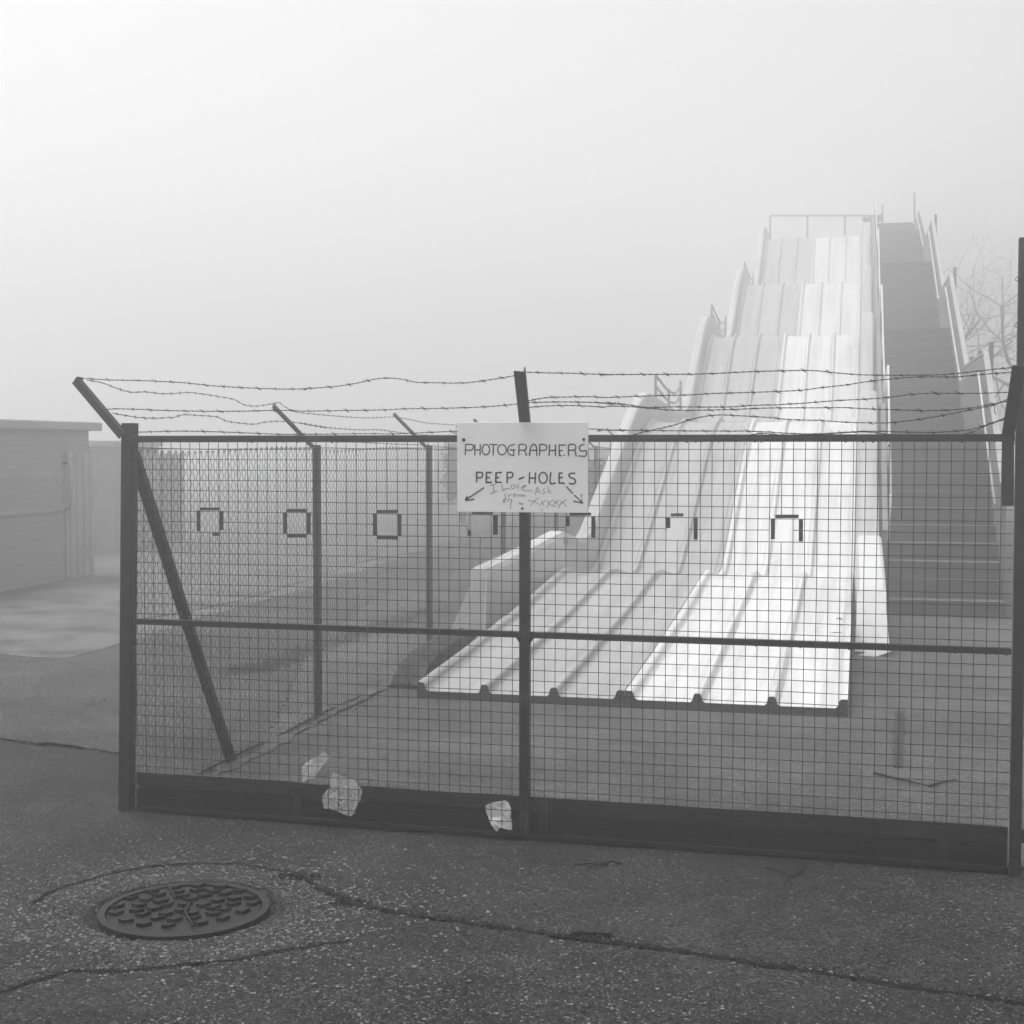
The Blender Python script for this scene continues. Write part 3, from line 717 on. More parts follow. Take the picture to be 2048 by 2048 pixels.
# ------------------------------------------------------------------ barbed wire
def z1(*p): return [tz(x,y,.3623,0,680) for x,y in p]
def z2(*p): return [tz(x,y,.3623,600,680) for x,y in p]
def z3(*p): return [tz(x,y,.43892,1200,680) for x,y in p]
def barbed(name, label, pts3, group, pitch=.096, rw=.00155, tw=.0016):
    # resample
    P3 = []
    for i in range(len(pts3)-1):
        p0,p1,p2,p3 = pts3[max(i-1,0)],pts3[i],pts3[i+1],pts3[min(i+2,len(pts3)-1)]
        k = max(2, int((p2-p1).length/.02))
        for j in range(k):
            t = j/k; P3.append(.5*((2*p1)+(-p0+p2)*t+(2*p0-5*p1+4*p2-p3)*t*t+(-p0+3*p1-3*p2+p3)*t**3))
    P3.append(pts3[-1])
    L_ = [0]
    for a, b in zip(P3, P3[1:]): L_.append(L_[-1]+(b-a).length)
    def at(l):
        l = max(0, min(L_[-1], l))
        lo, hi = 0, len(L_)-1
        while hi-lo > 1:
            m_ = (lo+hi)//2
            if L_[m_] <= l: lo = m_
            else: hi = m_
        t = (l-L_[lo])/max(1e-9, L_[hi]-L_[lo]); return P3[lo].lerp(P3[hi], t), (P3[hi]-P3[lo]).normalized()
    mb = MB(); n_ = int(L_[-1]/.010)
    for ph in (0, math.pi):
        q = []
        for k in range(n_+1):
            p, t = at(L_[-1]*k/n_); a = Vector((0,0,1)); a = (a-t*a.z).normalized(); b = t.cross(a)
            th = ph + k*.010/.055*2*math.pi; q.append(p + (a*math.cos(th)+b*math.sin(th))*tw)
        mb.tube(q, rw, 4, False)
    l = random.uniform(.02,.08)
    while l < L_[-1]-.01:
        p, t = at(l); a = Vector((0,0,1)); a = (a-t*a.z).normalized(); b = t.cross(a)
        for kk in range(2):
            c = p + t*(kk*.006-.003); th = random.uniform(0, 3.14)
            d1 = a*math.cos(th)+b*math.sin(th)
            mb.tube([c - d1*.014 - t*random.uniform(-.012,.012), c - d1*.004, c + d1*.004, c + d1*.014 + t*random.uniform(-.012,.012)], [.0007,.0014,.0014,.0007], 4, False)
            ringp = [c+(a*math.cos(x)+b*math.sin(x))*.0038 + t*(x*.0006) for x in [i*1.05 for i in range(7)]]
            mb.tube(ringp, .0013, 4, False)
        l += pitch*random.uniform(.93,1.07)
    o = mb.build(name, M['wire'], recalc=False); tag(o, label, 'barbed wire', group); return o
def gate_pts(px, d0, d1):          # offset from the gate plane goes from d0 to d1 along the strand
    x0, x1 = px[0][0], px[-1][0]
    return [on_plane(x, y, gp(0, d0+(d1-d0)*(x-x0)/(x1-x0), 0), GN) for x, y in px]
def fence_pts(px, o): return [on_plane(x, y, fp(0, o, 0), FO) for x, y in px]
GW = 'barbed wire strands over the gate'; FW = 'barbed wire strands along the chain link fence'
A1 = z1((470,213),(600,220),(800,225),(1000,235),(1180,253),(1380,265),(1560,271),(1700,270),(1932,250+12))[:-1] + z2((0,270),(120,263),(230,252),(330,235),(430,213),(540,213),(640,233),(750,236),(860,238),(960,232),(1080,215),(1185,197))
barbed('barbed_wire', 'topmost barbed strand between corner arm and sign arm, bowed upwards midway', gate_pts(A1, .0, .32), GW)
A2 = z1((575,388),(625,380),(770,383),(880,388),(1100,393),(1320,393),(1540,388),(1660,392)) + z2((0,393),(220,390),(460,386),(580,380),(830,376),(1050,367),(1200,353))
barbed('barbed_wire', 'straight middle barbed strand between the corner arm and the arm above the sign', gate_pts(A2, .02, .20), GW)
A3 = z1((690,508),(790,508),(1000,503),(1200,507),(1340,512),(1560,521),(1760,520)) + z2((0,520),(110,520),(390,517),(510,519),(760,508),(880,503),(1100,492),(1300,488),(1590,491),(1700,498),(1830,498)) + z3((0,410),(140,411),(370,414),(590,415),(700,416),(960,428),(1200,416),(1400,420),(1500,422),(1600,417),(1700,405),(1780,380),(1845,362))
barbed('barbed_wire', 'lowest barbed strand just above the top rail, running behind the sign', gate_pts(A3, .03, .06), GW)
B1 = z2((1235,177),(1380,182),(1490,183),(1610,188),(1730,192)) + z3((0,158),(150,157),(450,155),(650,146),(760,142),(960,139),(1060,148),(1160,157),(1260,160),(1480,160),(1600,155),(1800,133),(1900,124))
barbed('barbed_wire', 'highest barbed strand right of the sign, leaving the tip of its arm', gate_pts(B1, .325, .28), GW)
B2 = z2((1255,337),(1360,318),(1470,315),(1580,313),(1690,318)) + z3((30,262),(220,255),(410,250),(510,244),(710,238),(900,230),(1000,218),(1120,205),(1215,190),(1320,178),(1420,170),(1520,168),(1630,168),(1740,157),(1890,146))
barbed('barbed_wire', 'barbed strand climbing from mid sign arm to just below the highest strand', gate_pts(B2, .20, .27), GW)
B3 = z2((1258,345),(1440,342),(1560,343),(1680,347),(1800,355)) + z3((0,287),(120,295),(220,308),(310,305),(590,305),(690,298),(800,295),(900,290),(1000,282),(1100,275),(1200,270),(1310,262),(1420,248),(1520,243),(1720,243),(1858,238))
barbed('barbed_wire', 'third highest barbed strand at the right arm, crossing a neighbour near the sign', gate_pts(B3, .205, .20), GW)
B4 = z2((1265,372),(1350,365),(1460,361),(1570,364),(1680,371)) + z3((30,302),(120,303),(240,312),(340,320),(560,318),(770,310),(1000,309),(1110,308),(1240,315),(1350,318),(1470,322),(1580,320),(1700,308),(1860,278))
barbed('barbed_wire', 'nearly level barbed strand just above the arching one, right of the sign', gate_pts(B4, .18, .17), GW)
B5 = z3((112,462),(145,435),(230,412),(330,390),(430,358),(530,342),(650,346),(770,353),(870,363),(990,366),(1110,374),(1200,377),(1320,377),(1450,362),(1560,344),(1690,318),(1790,297),(1862,268))
barbed('barbed_wire', 'barbed strand hooked on the top rail beside the sign and arching up over the slide', gate_pts(B5, .03, .165), GW)
B6 = z3((620,466),(632,440),(690,432),(740,425),(860,434),(1030,428),(1200,419),(1320,430),(1450,436),(1600,438),(1690,422),(1740,398),(1845,355))
barbed('barbed_wire', 'barbed strand lying on the top rail right of the sign, twisted to the right arm', gate_pts(B6, .035, .07), GW)
for nm, px, d in (('loose wire tail dangling under the top rail in front of the stairs', z3((1322,440),(1324,468),(1316,480),(1322,492),(1318,502)), .03), ('loose wire tail hanging from the bundle beside the right arm', z3((1798,300),(1800,312),(1794,322),(1802,332),(1806,338)), .16)):
    barbed('wire_tail', nm, [on_plane(x,y,gp(0,d,0),GN) for x,y in px], 'loose wire tails on the gate', .022, .0013, .0012)
C1 = z1((480,222),(560,235),(640,265),(720,288),(800,287),(920,297),(1040,290),(1130,300),(1210,313),(1290,328),(1350,358),(1420,365),(1500,352),(1540,345)); C1b = z1((1540,345),(1600,385),(1640,398)) + z2((40,405),(200,420),(370,430),(500,425),(567,432),(620,442),(700,458),(840,468),(960,476))
barbed('barbed_wire', 'fence barbed strand sagging from the corner arm tip to the second arm tip', fence_pts(C1, .30), FW)
barbed('barbed_wire', 'distant top barbed strand from the second fence arm tip towards the back of the sign', fence_pts(C1b, .30), FW)
C2 = z1((622,404),(655,410),(790,430),(950,428),(1010,413),(1100,417),(1200,425),(1260,450),(1400,465),(1450,455),(1530,448),(1620,455),(1690,465),(1800,485)) + z2((0,458),(170,485),(350,497),(430,495),(560,512),(700,525),(860,540))
barbed('barbed_wire', 'lower wavy fence strand fixed halfway down the cranked fence arms', fence_pts(C2, .15), FW)
C3 = z1((1745,530),(1800,540)) + z2((0,548),(200,562),(350,565),(520,575),(690,580),(860,597),(1000,604))
barbed('barbed_wire', 'faint lowest fence strand just above the chain link behind the top rail', fence_pts(C3, .02), FW)

# ------------------------------------------------------------------ rubbish caught in the mesh, twigs
def scrap(name, label, cat, px, sc, ox, oy, m, crumple, d):
    pts = [on_plane(ox+x*sc, oy+y*sc, gp(0,d,0), GN) for x, y in px]
    c = sum(pts, Vector())/len(pts)
    me = bpy.data.meshes.new(name); bm = bmesh.new(); vs = [bm.verts.new(p-c) for p in pts]; f = bm.faces.new(vs)
    bmesh.ops.triangulate(bm, faces=[f]); 
    for _ in range(2):
        bmesh.ops.subdivide_edges(bm, edges=[e for e in bm.edges if e.calc_length() > .034], cuts=1, use_grid_fill=False)
        bmesh.ops.triangulate(bm, faces=bm.faces)
    for v in bm.verts:
        q = v.co; r = mnoise.noise(q*13+Vector((d*99,3,1))) + .3*abs(mnoise.noise(q*34)) 
        q += GN*(abs(r)*crumple + random.uniform(0,.35)*crumple)
    bm.to_mesh(me); bm.free(); me.materials.append(m)
    o = bpy.data.objects.new(name, me); o.location = c; COL.objects.link(o)
    sm = o.modifiers.new('thick','SOLIDIFY'); sm.thickness = .0006
    return tag(o, label, cat)
scrap('plastic_scrap', 'pale shred of plastic film blown above the kick board, pointing up to the right', 'plastic film', [(100,205),(190,145),(235,125),(275,88),(328,135),(290,160),(270,200),(215,240),(200,305),(145,310),(118,335),(103,335)], .2484, 580, 1480, M['plastic'], .016, -.012)
scrap('plastic_scrap', 'milky sheet of plastic film pressed flat against the mesh over the kick board', 'plastic film', [(330,310),(350,255),(385,290),(430,295),(525,320),(530,355),(588,410),(570,470),(570,495),(522,505),(525,570),(535,575),(495,612),(420,590),(395,570),(275,550),(262,490),(265,450),(300,400),(330,390),(325,330)], .2484, 580, 1480, M['plastic'], .012, .012)
scrap('paper_scrap', 'creased scrap of bright paper stuck in the mesh beside the centre stile', 'paper', [(1580,520),(1640,500),(1735,483),(1760,500),(1782,545),(1785,600),(1775,655),(1790,665),(1792,722),(1725,715),(1710,685),(1668,735),(1630,680),(1600,625),(1580,570)], .2484, 580, 1480, M['foil'], .020, .012)
def twig(name, label, cat, lines, sc, ox, oy, r=.0048, lift=.009, m=None):
    first = ground_at(ox+lines[0][0][0]*sc, oy+lines[0][0][1]*sc); t = None; mb = MB()
    for ln_ in lines:
        pts = []
        for i, p in enumerate(ln_):
            q = ground_at(ox+p[0]*sc, oy+p[1]*sc); q.z = lift if lift > .015 else gz(q.x,q.y)+lift*(1+.8*math.sin(i*1.7)); pts.append(q)
        fine = []
        for a, b in zip(pts, pts[1:]):
            for k in range(6): fine.append(a.lerp(b, k/6)+Vector((random.uniform(-1,1),random.uniform(-1,1),random.uniform(0,1)))*.0012)
        fine.append(pts[-1]); n_ = len(fine)
        mb.tube(fine, [r*(1-.6*k/n_) for k in range(n_)], 5)
    o = mb.build(name, m or M['twig'], recalc=False); return tag(o, label, cat)
twig('twig', 'forked black twig with curled ends lying on the tarmac right of centre', 'twig', [[(595,1010),(660,1035),(725,1060)],[(795,1000),(765,1045),(725,1063),(695,1085),(690,1108)],[(725,1060),(760,1030),(775,1003)],[(716,1068),(722,1092),(732,1110)]], .3872, 1300, 1348)
twig('twig', 'small horizontal twig with one side shoot on the tarmac below the gate middle', 'twig', [[(1780,1055),(1720,1050),(1680,1045),(1510,1045)],[(1690,1047),(1620,1065),(1580,1088)],[(1700,1048),(1650,1062),(1630,1078)]], .3623, 600, 1348, .006)
twig('twig', 'tiny hooked twig on the tarmac below the plastic film', 'twig', [[(335,948),(300,940),(275,950),(285,965)]], .3623, 600, 1348, .0025)
twig('twig', 'short pale grey twig lying under the gate bottom rail', 'twig', [[(700,868),(704,850)],[(710,880),(740,885),(775,893)]], .3623, 600, 1348, .003, .006, M['kerb'])
twig('bent_rod', 'thin dark V shaped rod lying on the yard ground behind the gate', 'rod', [[(745,695),(960,746),(1175,797)],[(1175,797),(1290,768),(1395,745)]], .2526, 1560, 1380, .008, .026, M['twig'])
twig('leaf_litter', 'dark scrap of leaf litter on the yard ground beside the bent rod', 'leaf litter', [[(800,838),(860,846),(950,842)],[(820,830),(880,850),(930,836)],[(840,846),(900,838)]], .2526, 1560, 1380, .008, .006)

# ------------------------------------------------------------------ the slide
slide = thing('fairground_slide', 'giant white wavy fairground slide of six lanes with a dark stair on its right side', 'slide', sp(9.6, -1.48, 0))
PROF = [(9.62,.055),(11,.14),(12.6,.27),(14.0,.40),(14.6,.452),(15.0,.44),(15.5,.37),(16.0,.31),(16.5,.33),(17.1,.56),(18.2,1.04),(20.0,1.84),(20.8,2.09),(21.5,2.16),(22.5,2.10),(24.5,1.98),(25.8,2.0),(26.6,2.22),(28.8,3.62),(29.5,3.97),(30.1,4.07),(31,4.03),(33,3.92),(34.4,3.96),(35.2,4.22),(37.5,5.65),(38.2,5.99),(38.9,6.1),(40,6.05),(42,5.98),(43.3,6.04),(44,6.32),(46.2,8.05),(46.8,8.40),(47.4,8.5),(50.5,8.5)]
def cr(pts, k):
    out = []
    for i in range(len(pts)-1):
        p0,p1,p2,p3 = pts[max(i-1,0)],pts[i],pts[i+1],pts[min(i+2,len(pts)-1)]
        m1 = [(p2[c]-p0[c])/max(1e-6,(p2[0]-p0[0]))*(p2[0]-p1[0]) for c in (0,1)]; m2 = [(p3[c]-p1[c])/max(1e-6,(p3[0]-p1[0]))*(p2[0]-p1[0]) for c in (0,1)]
        for j in range(k):
            t = j/k; h = (2*t**3-3*t*t+1, t**3-2*t*t+t, -2*t**3+3*t*t, t**3-t*t)
            out.append(tuple(h[0]*p1[c]+h[1]*m1[c]+h[2]*p2[c]+h[3]*m2[c] for c in (0,1)))
    out.append(pts[-1]); return out
PF = cr(PROF, 6)
def prof_z(s):
    for (a,za),(b,zb) in zip(PF, PF[1:]):
        if a <= s <= b: return za+(zb-za)*(s-a)/(b-a)
    return PF[-1][1] if s > PF[-1][0] else PF[0][1]
LW = 2.985/6; RH = .062; WL = -3.05; WM = WL+3*LW; WR = -.065
def lane_section(w0):      # cross section of one three-lane moulding from w0, list of (w, height)
    out = []
    for i in range(4):
        c = w0 + i*LW
        if i == 0: out += [(c+.004,0.0),(c+.004,RH),(c+.045,RH),(c+.058,RH*.8),(c+.068,RH*.25),(c+.085,0)]
        elif i == 3: out += [(c-.085,0),(c-.068,RH*.25),(c-.058,RH*.8),(c-.045,RH),(c-.004,RH),(c-.004,0.0)]
        else: out += [(c-.048,0),(c-.034,RH*.25),(c-.026,RH*.8),(c-.015,RH),(c+.015,RH),(c+.026,RH*.8),(c+.034,RH*.25),(c+.048,0)]
    return out
def sheet_sweep(sec, s0, s1, dz=0.0):
    rows = []
    pf = [(s0, prof_z(s0))] + [q for q in PF if s0 < q[0] < s1] + [(s1, prof_z(s1))]
    for i, (s, z) in enumerate(pf):
        a = pf[max(i-1,0)]; b = pf[min(i+1,len(pf)-1)]; tx, tz_ = b[0]-a[0], b[1]-a[1]; l = math.hypot(tx,tz_)
        rows.append([sp(s - tz_/l*h, w, z + tx/l*h + dz) for w, h in sec])
    m = MB(); m.strip(rows); return m
joins = [9.62, 12.15, 14.62, 21.5, 30.1, 38.9, 50.5]
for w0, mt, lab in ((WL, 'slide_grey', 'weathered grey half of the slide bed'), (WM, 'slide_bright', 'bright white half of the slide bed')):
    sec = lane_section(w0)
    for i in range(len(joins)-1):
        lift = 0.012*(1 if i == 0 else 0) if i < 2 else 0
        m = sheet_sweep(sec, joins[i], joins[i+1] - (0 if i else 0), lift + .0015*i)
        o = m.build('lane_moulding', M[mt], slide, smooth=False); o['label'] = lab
        if i in (0,):      # raised joint flange where two mouldings overlap
            pass
# dark end boards at the foot, cut to the rib shapes
for w0 in (WL, WM):
    sec = lane_section(w0); m = MB(); zf_ = PF[0][1]+.0125
    front = [sp(9.612, w, zf_+h) for w, h in sec]; low = [sp(9.612, w, -.01) for w, h in sec]
    m.strip([front, low, [q+SD*.03 for q in low]])
    m.build('end_board', M['slide_dark'], slide)
for w in (-.38, -.15, -.11, -.61):
    c = sp(9.605, w, .045); m = MB(); m.add([c+Vector((v.x*.014,v.y*.01,v.z*.014)) for v in IV], IF)
    m.build('fixing_bolt', M['rubber'], slide)
for px, py, l in ((1681,1234,.07),(1686,1248,.09),(1682,1263,.17)):
    d_ = ray(px, py); s_ = 12.4
    for _ in range(12):
        z_ = prof_z(s_)+.016; q = CP + d_*((z_-CAMZ)/d_.z); s_ = q.dot(SD)
    q.z = prof_z(q.dot(SD))+.0185 if q.dot(SD) < 12.15 else prof_z(q.dot(SD))+.004; w_ = q.dot(SR); m = MB(); rows = []
    for k_ in range(9):
        f = k_/8-.5; e = .018*(1-abs(f)*1.6)+.004; dz_ = .02*mnoise.noise(Vector((f*6,px,py))); s2 = q.dot(SD)+dz_; z2_ = q.z + (prof_z(s2)-prof_z(q.dot(SD)))
        rows.append([sp(s2-e, w_+f*l, z2_+.002), sp(s2+e, w_+f*l, z2_+.004)])
    m.strip(rows); m.build('scuff_mark', M['rubber'], slide, recalc=False)
# body below the bed (closed sides down to the ground)
m = MB(); pl = [q for q in PF]
for w in (WL+.005, WR-.005):
    m.strip([[sp(s, w, z-.005) for s, z in pl], [sp(s, w, -.05) for s, z in pl]])
m.strip([[sp(50.5,WL+.005,8.49),sp(50.5,WR-.005,8.49)],[sp(50.5,WL+.005,-.05),sp(50.5,WR-.005,-.05)]])
m.build('side_skirt', M['slide_dark'], slide)
# side walls
def wall_top(s):
    if s < 14.9: return .66 + (.91-.66)*(s-13.0)/1.9
    return prof_z(s)+.45
def side_wall(sign_, first_h, nose_part):
    rows = []; ss = [13.0,13.3,13.7,14.1,14.5,14.9]
    if not nose_part: ss = [14.9] + [q[0] for q in PF if q[0] > 15.0]
    for s in ss:
        fl = max(0, (14.9-s)/1.9)**1.3
        zt = wall_top(s)
        if first_h and s < 14.9: zt = first_h + (.91-first_h)*((s-13)/1.9)**.8
        e_in = .005 + fl*(.33 if sign_ < 0 else .02); e_top = e_in+.07; e_out = (.20 if sign_ < 0 else .27) + fl*(.32 if sign_ < 0 else .02)
        zi = min(prof_z(s)-.01, zt-.2)
        base = WL if sign_ < 0 else WR
        W_ = lambda e: base + sign_*e
        e_bot = e_out + fl*(.16 if sign_ < 0 else .03)
        rows.append([sp(s,W_(e_in),zi - (.35*fl)), sp(s,W_(e_in+.02),zt-.06), sp(s,W_(e_in+.04),zt-.012), sp(s,W_(e_top),zt), sp(s,W_(e_out-.025),zt), sp(s,W_(e_out),zt-.02), sp(s,W_(e_out),zt-.16), sp(s,W_(e_bot),.06 if s < 14.9 else .0)])
    m = MB(); m.strip(rows)
    r = rows[0]; n_ = len(r)
    if not nose_part: return m
    zt_n = max(q.z for q in r); lo = .16 if sign_ < 0 else .50
    nose = [q - SD*(.05 + lo*max(0, min(1, (zt_n-q.z)/.5))) + Vector((0,0,-.02 if q.z > .2 else 0)) for q in r]
    m.strip([nose, r]); m.add(nose, [tuple(range(n_))])
    return m
for sg_, fh_ in ((-1, None), (1, .56)):
    side_wall(sg_, fh_, False).build('side_wall', M['slide_wall'], slide)
    side_wall(sg_, fh_, True).build('flared_wall_end', M['slide_wall_lit'], slide)
m = MB(); m.box(sp, 12.5, 14.8, -.04, .2, -.02, .045); m.build('wall_base', M['slide_dark'], slide)
# rails on the left wall at each hump
for ds, dz in ((0,0),(8.6,1.92),(17.3,3.93)):
    m = MB(); wl = -3.17
    up_ = [(22.5,2.92),(23.0,2.86),(23.6,2.78),(24.1,2.73),(24.7,2.72),(25.2,2.76),(25.7,2.9)]
    for off in (0, -.17):
        m.tube([sp(s+ds, wl, z+dz+off) for s, z in up_], .022, 6)
    for s, z in ((22.5,2.92),(24.1,2.75),(25.7,2.96)):
        m.tube([sp(s+ds,wl,prof_z(s+ds)+.4), sp(s+ds,wl,z+dz+.02)], .022, 6)
    m.build('guard_rail', M['railgrey'], slide)
# stair
ST = [(15.55,0.0),(18.8,2.0),(22.1,2.02),(26.4,3.85),(28.8,3.88),(33.6,5.9),(36.4,5.93),(41.2,7.7),(43.0,7.72),(45.2,8.5),(50.5,8.5)]
e0, e1 = .30, 1.47
def st_z(s):
    for (a,za),(b,zb) in zip(ST, ST[1:]):
        if a <= s <= b: return za+(zb-za)*(s-a)/(b-a)
    return 0
m = MB(); noses = []
for (a,za),(b,zb) in zip(ST, ST[1:]):
    if zb-za > .2:
        n_ = round((zb-za)/.182); r_ = (zb-za)/n_; td = (b-a)/n_
        for i in range(n_):
            m.box(sp, a+i*td+.002, a+(i+1)*td+.001, e0, e1, -.05 if i < 3 else za+(i-3)*r_, za+(i+1)*r_)
            nos = MB(); noses.append(nos); nos.box(sp, a+i*td-.018, a+i*td+.035, e0+.01, e1-.01, za+(i+1)*r_+.0005, za+(i+1)*r_+.006)
    else:
        m.box(sp, a+.004, b-.001, e0, e1, za-.3, za)
stair = m.build('staircase', M['stair'], slide)
M['nose'] = mat('worn_tread_edge', .12, .8, 4, .6)
for nos in noses: nos.build('tread_nosing', M['nose'], stair)
# right wall of the stair: panels rising with the flights
stw_h = lambda s: .95 if s < 40 else (.6 if s < 44 else .15)
def stwall(m, w0, w1, hh, start):
    ss = []
    for (a,za),(b,zb) in zip(ST, ST[1:]):
        ss.append(a)
    ss.append(ST[-1][0]); ss[0] = start
    m.strip([[sp(s,w0,-.05),sp(s,w0,st_z(s)+hh(s)),sp(s,w1,st_z(s)+hh(s)),sp(s,w1,-.05)] for s in ss])
    s = ss[0]; m.add([sp(s,w0,-.05),sp(s,w0,st_z(s)+hh(s)),sp(s,w1,st_z(s)+hh(s)),sp(s,w1,-.05)], [(0,1,2,3)])
m = MB(); stwall(m, e1+.005, e1+.06, stw_h, 16.25); m.build('stair_wall', M['stairwall'], slide)
m = MB(); stwall(m, e0-.06, e0-.005, lambda s: .35, 16.4); m.build('stair_wall', M['stairwall'], slide)
# capping strips and handrails
m = MB(); ssr = [16.25]+[q[0] for q in ST[1:]]
m.strip([[sp(s,e1-.005,st_z(s)+stw_h(s)+.005),sp(s,e1-.005,st_z(s)+stw_h(s)+.035),sp(s,e1+.063,st_z(s)+stw_h(s)+.035),sp(s,e1+.063,st_z(s)+stw_h(s)+.005),sp(s,e1-.005,st_z(s)+stw_h(s)+.005)] for s in ssr])
m.add([sp(16.25,e1-.005,st_z(16.25)+.955),sp(16.25,e1-.005,st_z(16.25)+.98),sp(16.25,e1+.063,st_z(16.25)+.98),sp(16.25,e1+.063,st_z(16.25)+.955)], [(0,1,2,3)])
m.build('wall_capping', M['capping'], slide)
m = MB(); m.tube([sp(s,e1-.06,st_z(s)+stw_h(s)*.79) for s in ssr], .014, 6); m.build('handrail', M['rail'], slide, smooth=True)
m = MB()
ssl = [16.3]+[q[0] for q in ST[1:]]
m.tube([sp(s,e0+.02,st_z(s)+.82) for s in ssl], .016, 6)
for i, s in enumerate((16.3,17.6,18.8,20.4,22.1,24.2,26.4,28.8,31,33.6,36.4)):
    m.tube([sp(s,e0+.0,st_z(s)+.3), sp(s,e0+.02,st_z(s)+.82)], .015, 5)
m.build('handrail', M['rail'], slide, smooth=True)
for s in (18.8,20.5,22.1,26.4,28.8,33.6,36.4):
    m = MB()
    m.bar(sp(s,e1+.09,st_z(s)-.3), sp(s,e1+.09,st_z(s)+1.1), .05, .05)
    m.build('wall_stay', M['stairwall'], slide)
# top platform: deck, rail frame, mast and lamp
m = MB(); m.box(sp, 46.9, 52, e0-.3, e1+.1, 8.3, 8.495); m.build('top_deck', M['stair'], slide)
def tops(px, py, s): 
    d = ray(px, py); n_ = SD; return CP + d*((SD*s).dot(n_)/d.dot(n_))
m = MB()
for x0, y0, x1, y1 in ((1540,431,1765,431),(1540,431,1540,520),(1615,431,1615,500),(1690,431,1690,500),(1765,410,1765,500),(1765,470,1850,470),(1829,385,1829,500)):
    m.tube([tops(x0,y0,47.8), tops(x1,y1,47.8)], .035, 6)
m.build('platform_rail', M['railgrey'], slide)
m = MB(); c = tops(1742,436,47.6)
m.add([c+SR*.38+Vector((0,0,.10)),c+SR*.38+Vector((0,0,-.02)),c+SR*-.28+Vector((0,0,.02)),c+SR*-.1+Vector((0,0,-.36))]+[c+SD*.25+q for q in (SR*.38+Vector((0,0,.10)),SR*.38+Vector((0,0,-.02)),SR*-.28+Vector((0,0,.02)),SR*-.1+Vector((0,0,-.36)))],
      [(0,2,3,1),(4,5,7,6),(0,4,6,2),(2,6,7,3),(3,7,5,1),(1,5,4,0)]); m.build('lamp_hood', M['slide_dark'], slide)

# dark wedge block at the left foot of the slide
pa = ground_at(838,1366); 
wb = thing('rubber_block', 'dark wedge shaped block with a paler top lying against the left foot of the slide', 'block', pa)
m = MB(); s0, s1_ = 10.15, 13.4
pr = [(-3.13,0),(-3.13,.20),(-3.22,.235),(-3.36,.20),(-3.42,.0)]
rows = []
for s, k in ((9.95,.2),(10.15,.62),(10.45,.85),(10.9,.95),(11.4,.95),(11.6,.6)):
    rows.append([sp(s, w, z*k*1.35-.01) for w, z in pr])
m.strip(rows); m.add(rows[0], [tuple(range(5))]); m.add(rows[-1], [tuple(range(5))])
m.build('body', M['rubber'], wb)

# ------------------------------------------------------------------ sheds on the left
q0 = ground_at(0,1186); q1 = ground_at(181,1152)
bd = (q1-q0).normalized(); bl = Vector((-bd.y, bd.x, 0)); L0 = (q1-q0).length
def bf(a, b, z): return q0 + bd*a + bl*b + Vector((0,0,z))
hB = on_plane(0,858,q0,Vector((bd.y,-bd.x,0))).z; hB2 = on_plane(0,838,q0,Vector((bd.y,-bd.x,0))).z
shed = thing('brick_shed', 'low brick shed with a pale flat roof edge at the far left, beyond the fence', 'shed', bf(L0,0,0))
m = MB(); m.box(bf, -6.0, L0, 0, 4, -.05, hB); wall = m.build('wall', M['brick'], shed)
uv = wall.data.uv_layers.new(name='uv')
for poly in wall.data.polygons:
    for li in poly.loop_indices:
        co = wall.data.vertices[wall.data.loops[li].vertex_index].co; 
        uv.data[li].uv = (co.dot(bd)+co.dot(bl), co.z)
m = MB(); m.box(bf, -6.2, L0+.16, -.13, 4.2, hB+.002, hB2); m.build('roof', M['roofcap'], shed, bevel=.02)
ad = (on_plane(128,1000,q0,bl)-q0).dot(bd); 
for l0, l1, dd in ((1.42,1.47,-.012),(.95,1.0,-.03)):
    m = MB(); m.box(bf, -6, ad-.02, dd, -.001, l0, l1); m.build('wall_ledge', M['slat'], shed)
m = MB(); k = 0; x = ad
while x < L0-.03:
    m.box(bf, x, x+.085, -.03-.008*(k % 2), -.002, .02, 1.72); x += .095; k += 1
m.build('slatted_door', M['slat'], shed)
zt_, zb_ = on_plane(134,903,q0,bl).z, on_plane(135,1012,q0,bl).z
m = MB(); m.tube([bf(ad+.02,-.08,zb_), bf(ad+.02,-.08,zt_-.1), bf(ad+.0,-.08,zt_)], [.022,.022,.04], 8); m.build('downpipe', M['rail'], shed, smooth=True)
for z_ in (zt_-.14, zb_-.02):
    m = MB(); m.box(bf, ad-.04, ad+.08, -.06, -.003, z_-.03, z_); m.build('pipe_bracket', M['slide_dark'], shed)
# smaller building behind
r0 = q0 + bd*(L0+4.0); D1 = r0.y
def at_depth(px, py, Y):
    d = ray(px, py); return CP + d*(Y/d.y)
a1 = at_depth(150,881,D1); a2 = at_depth(228,881,D1)
ob = thing('outbuilding', 'plain grey flat roofed outbuilding just behind the brick shed', 'outbuilding', (a2.x, D1, 0))
def af(x, y, z): return Vector((x, D1+y, z))
m = MB(); m.box(af, a1.x-3, a2.x, 0, 3, -.05, a2.z-.1); m.build('wall', M['render'], ob)
m = MB(); m.box(af, a1.x-3.1, a2.x+.06, -.06, 3.1, a2.z-.098, a2.z); m.build('roof', M['slat'], ob, bevel=.01)
D2 = D1+3.5; b1 = at_depth(200,905,D2); b2 = at_depth(362,907,D2)
bw_ = thing('boundary_wall', 'long plain grey wall behind the sheds, seen through the chain link', 'wall', (b2.x, D2, 0))
def cf(x, y, z): return Vector((x, D2+y, z))
m = MB(); m.box(cf, b1.x-6, b2.x, 0, .25, -.05, b2.z-.06); m.build('wall', M['render'], bw_)
m = MB(); m.box(cf, b1.x-6, b2.x+.04, -.04, .29, b2.z-.058, b2.z); m.build('coping', M['slat'], bw_)

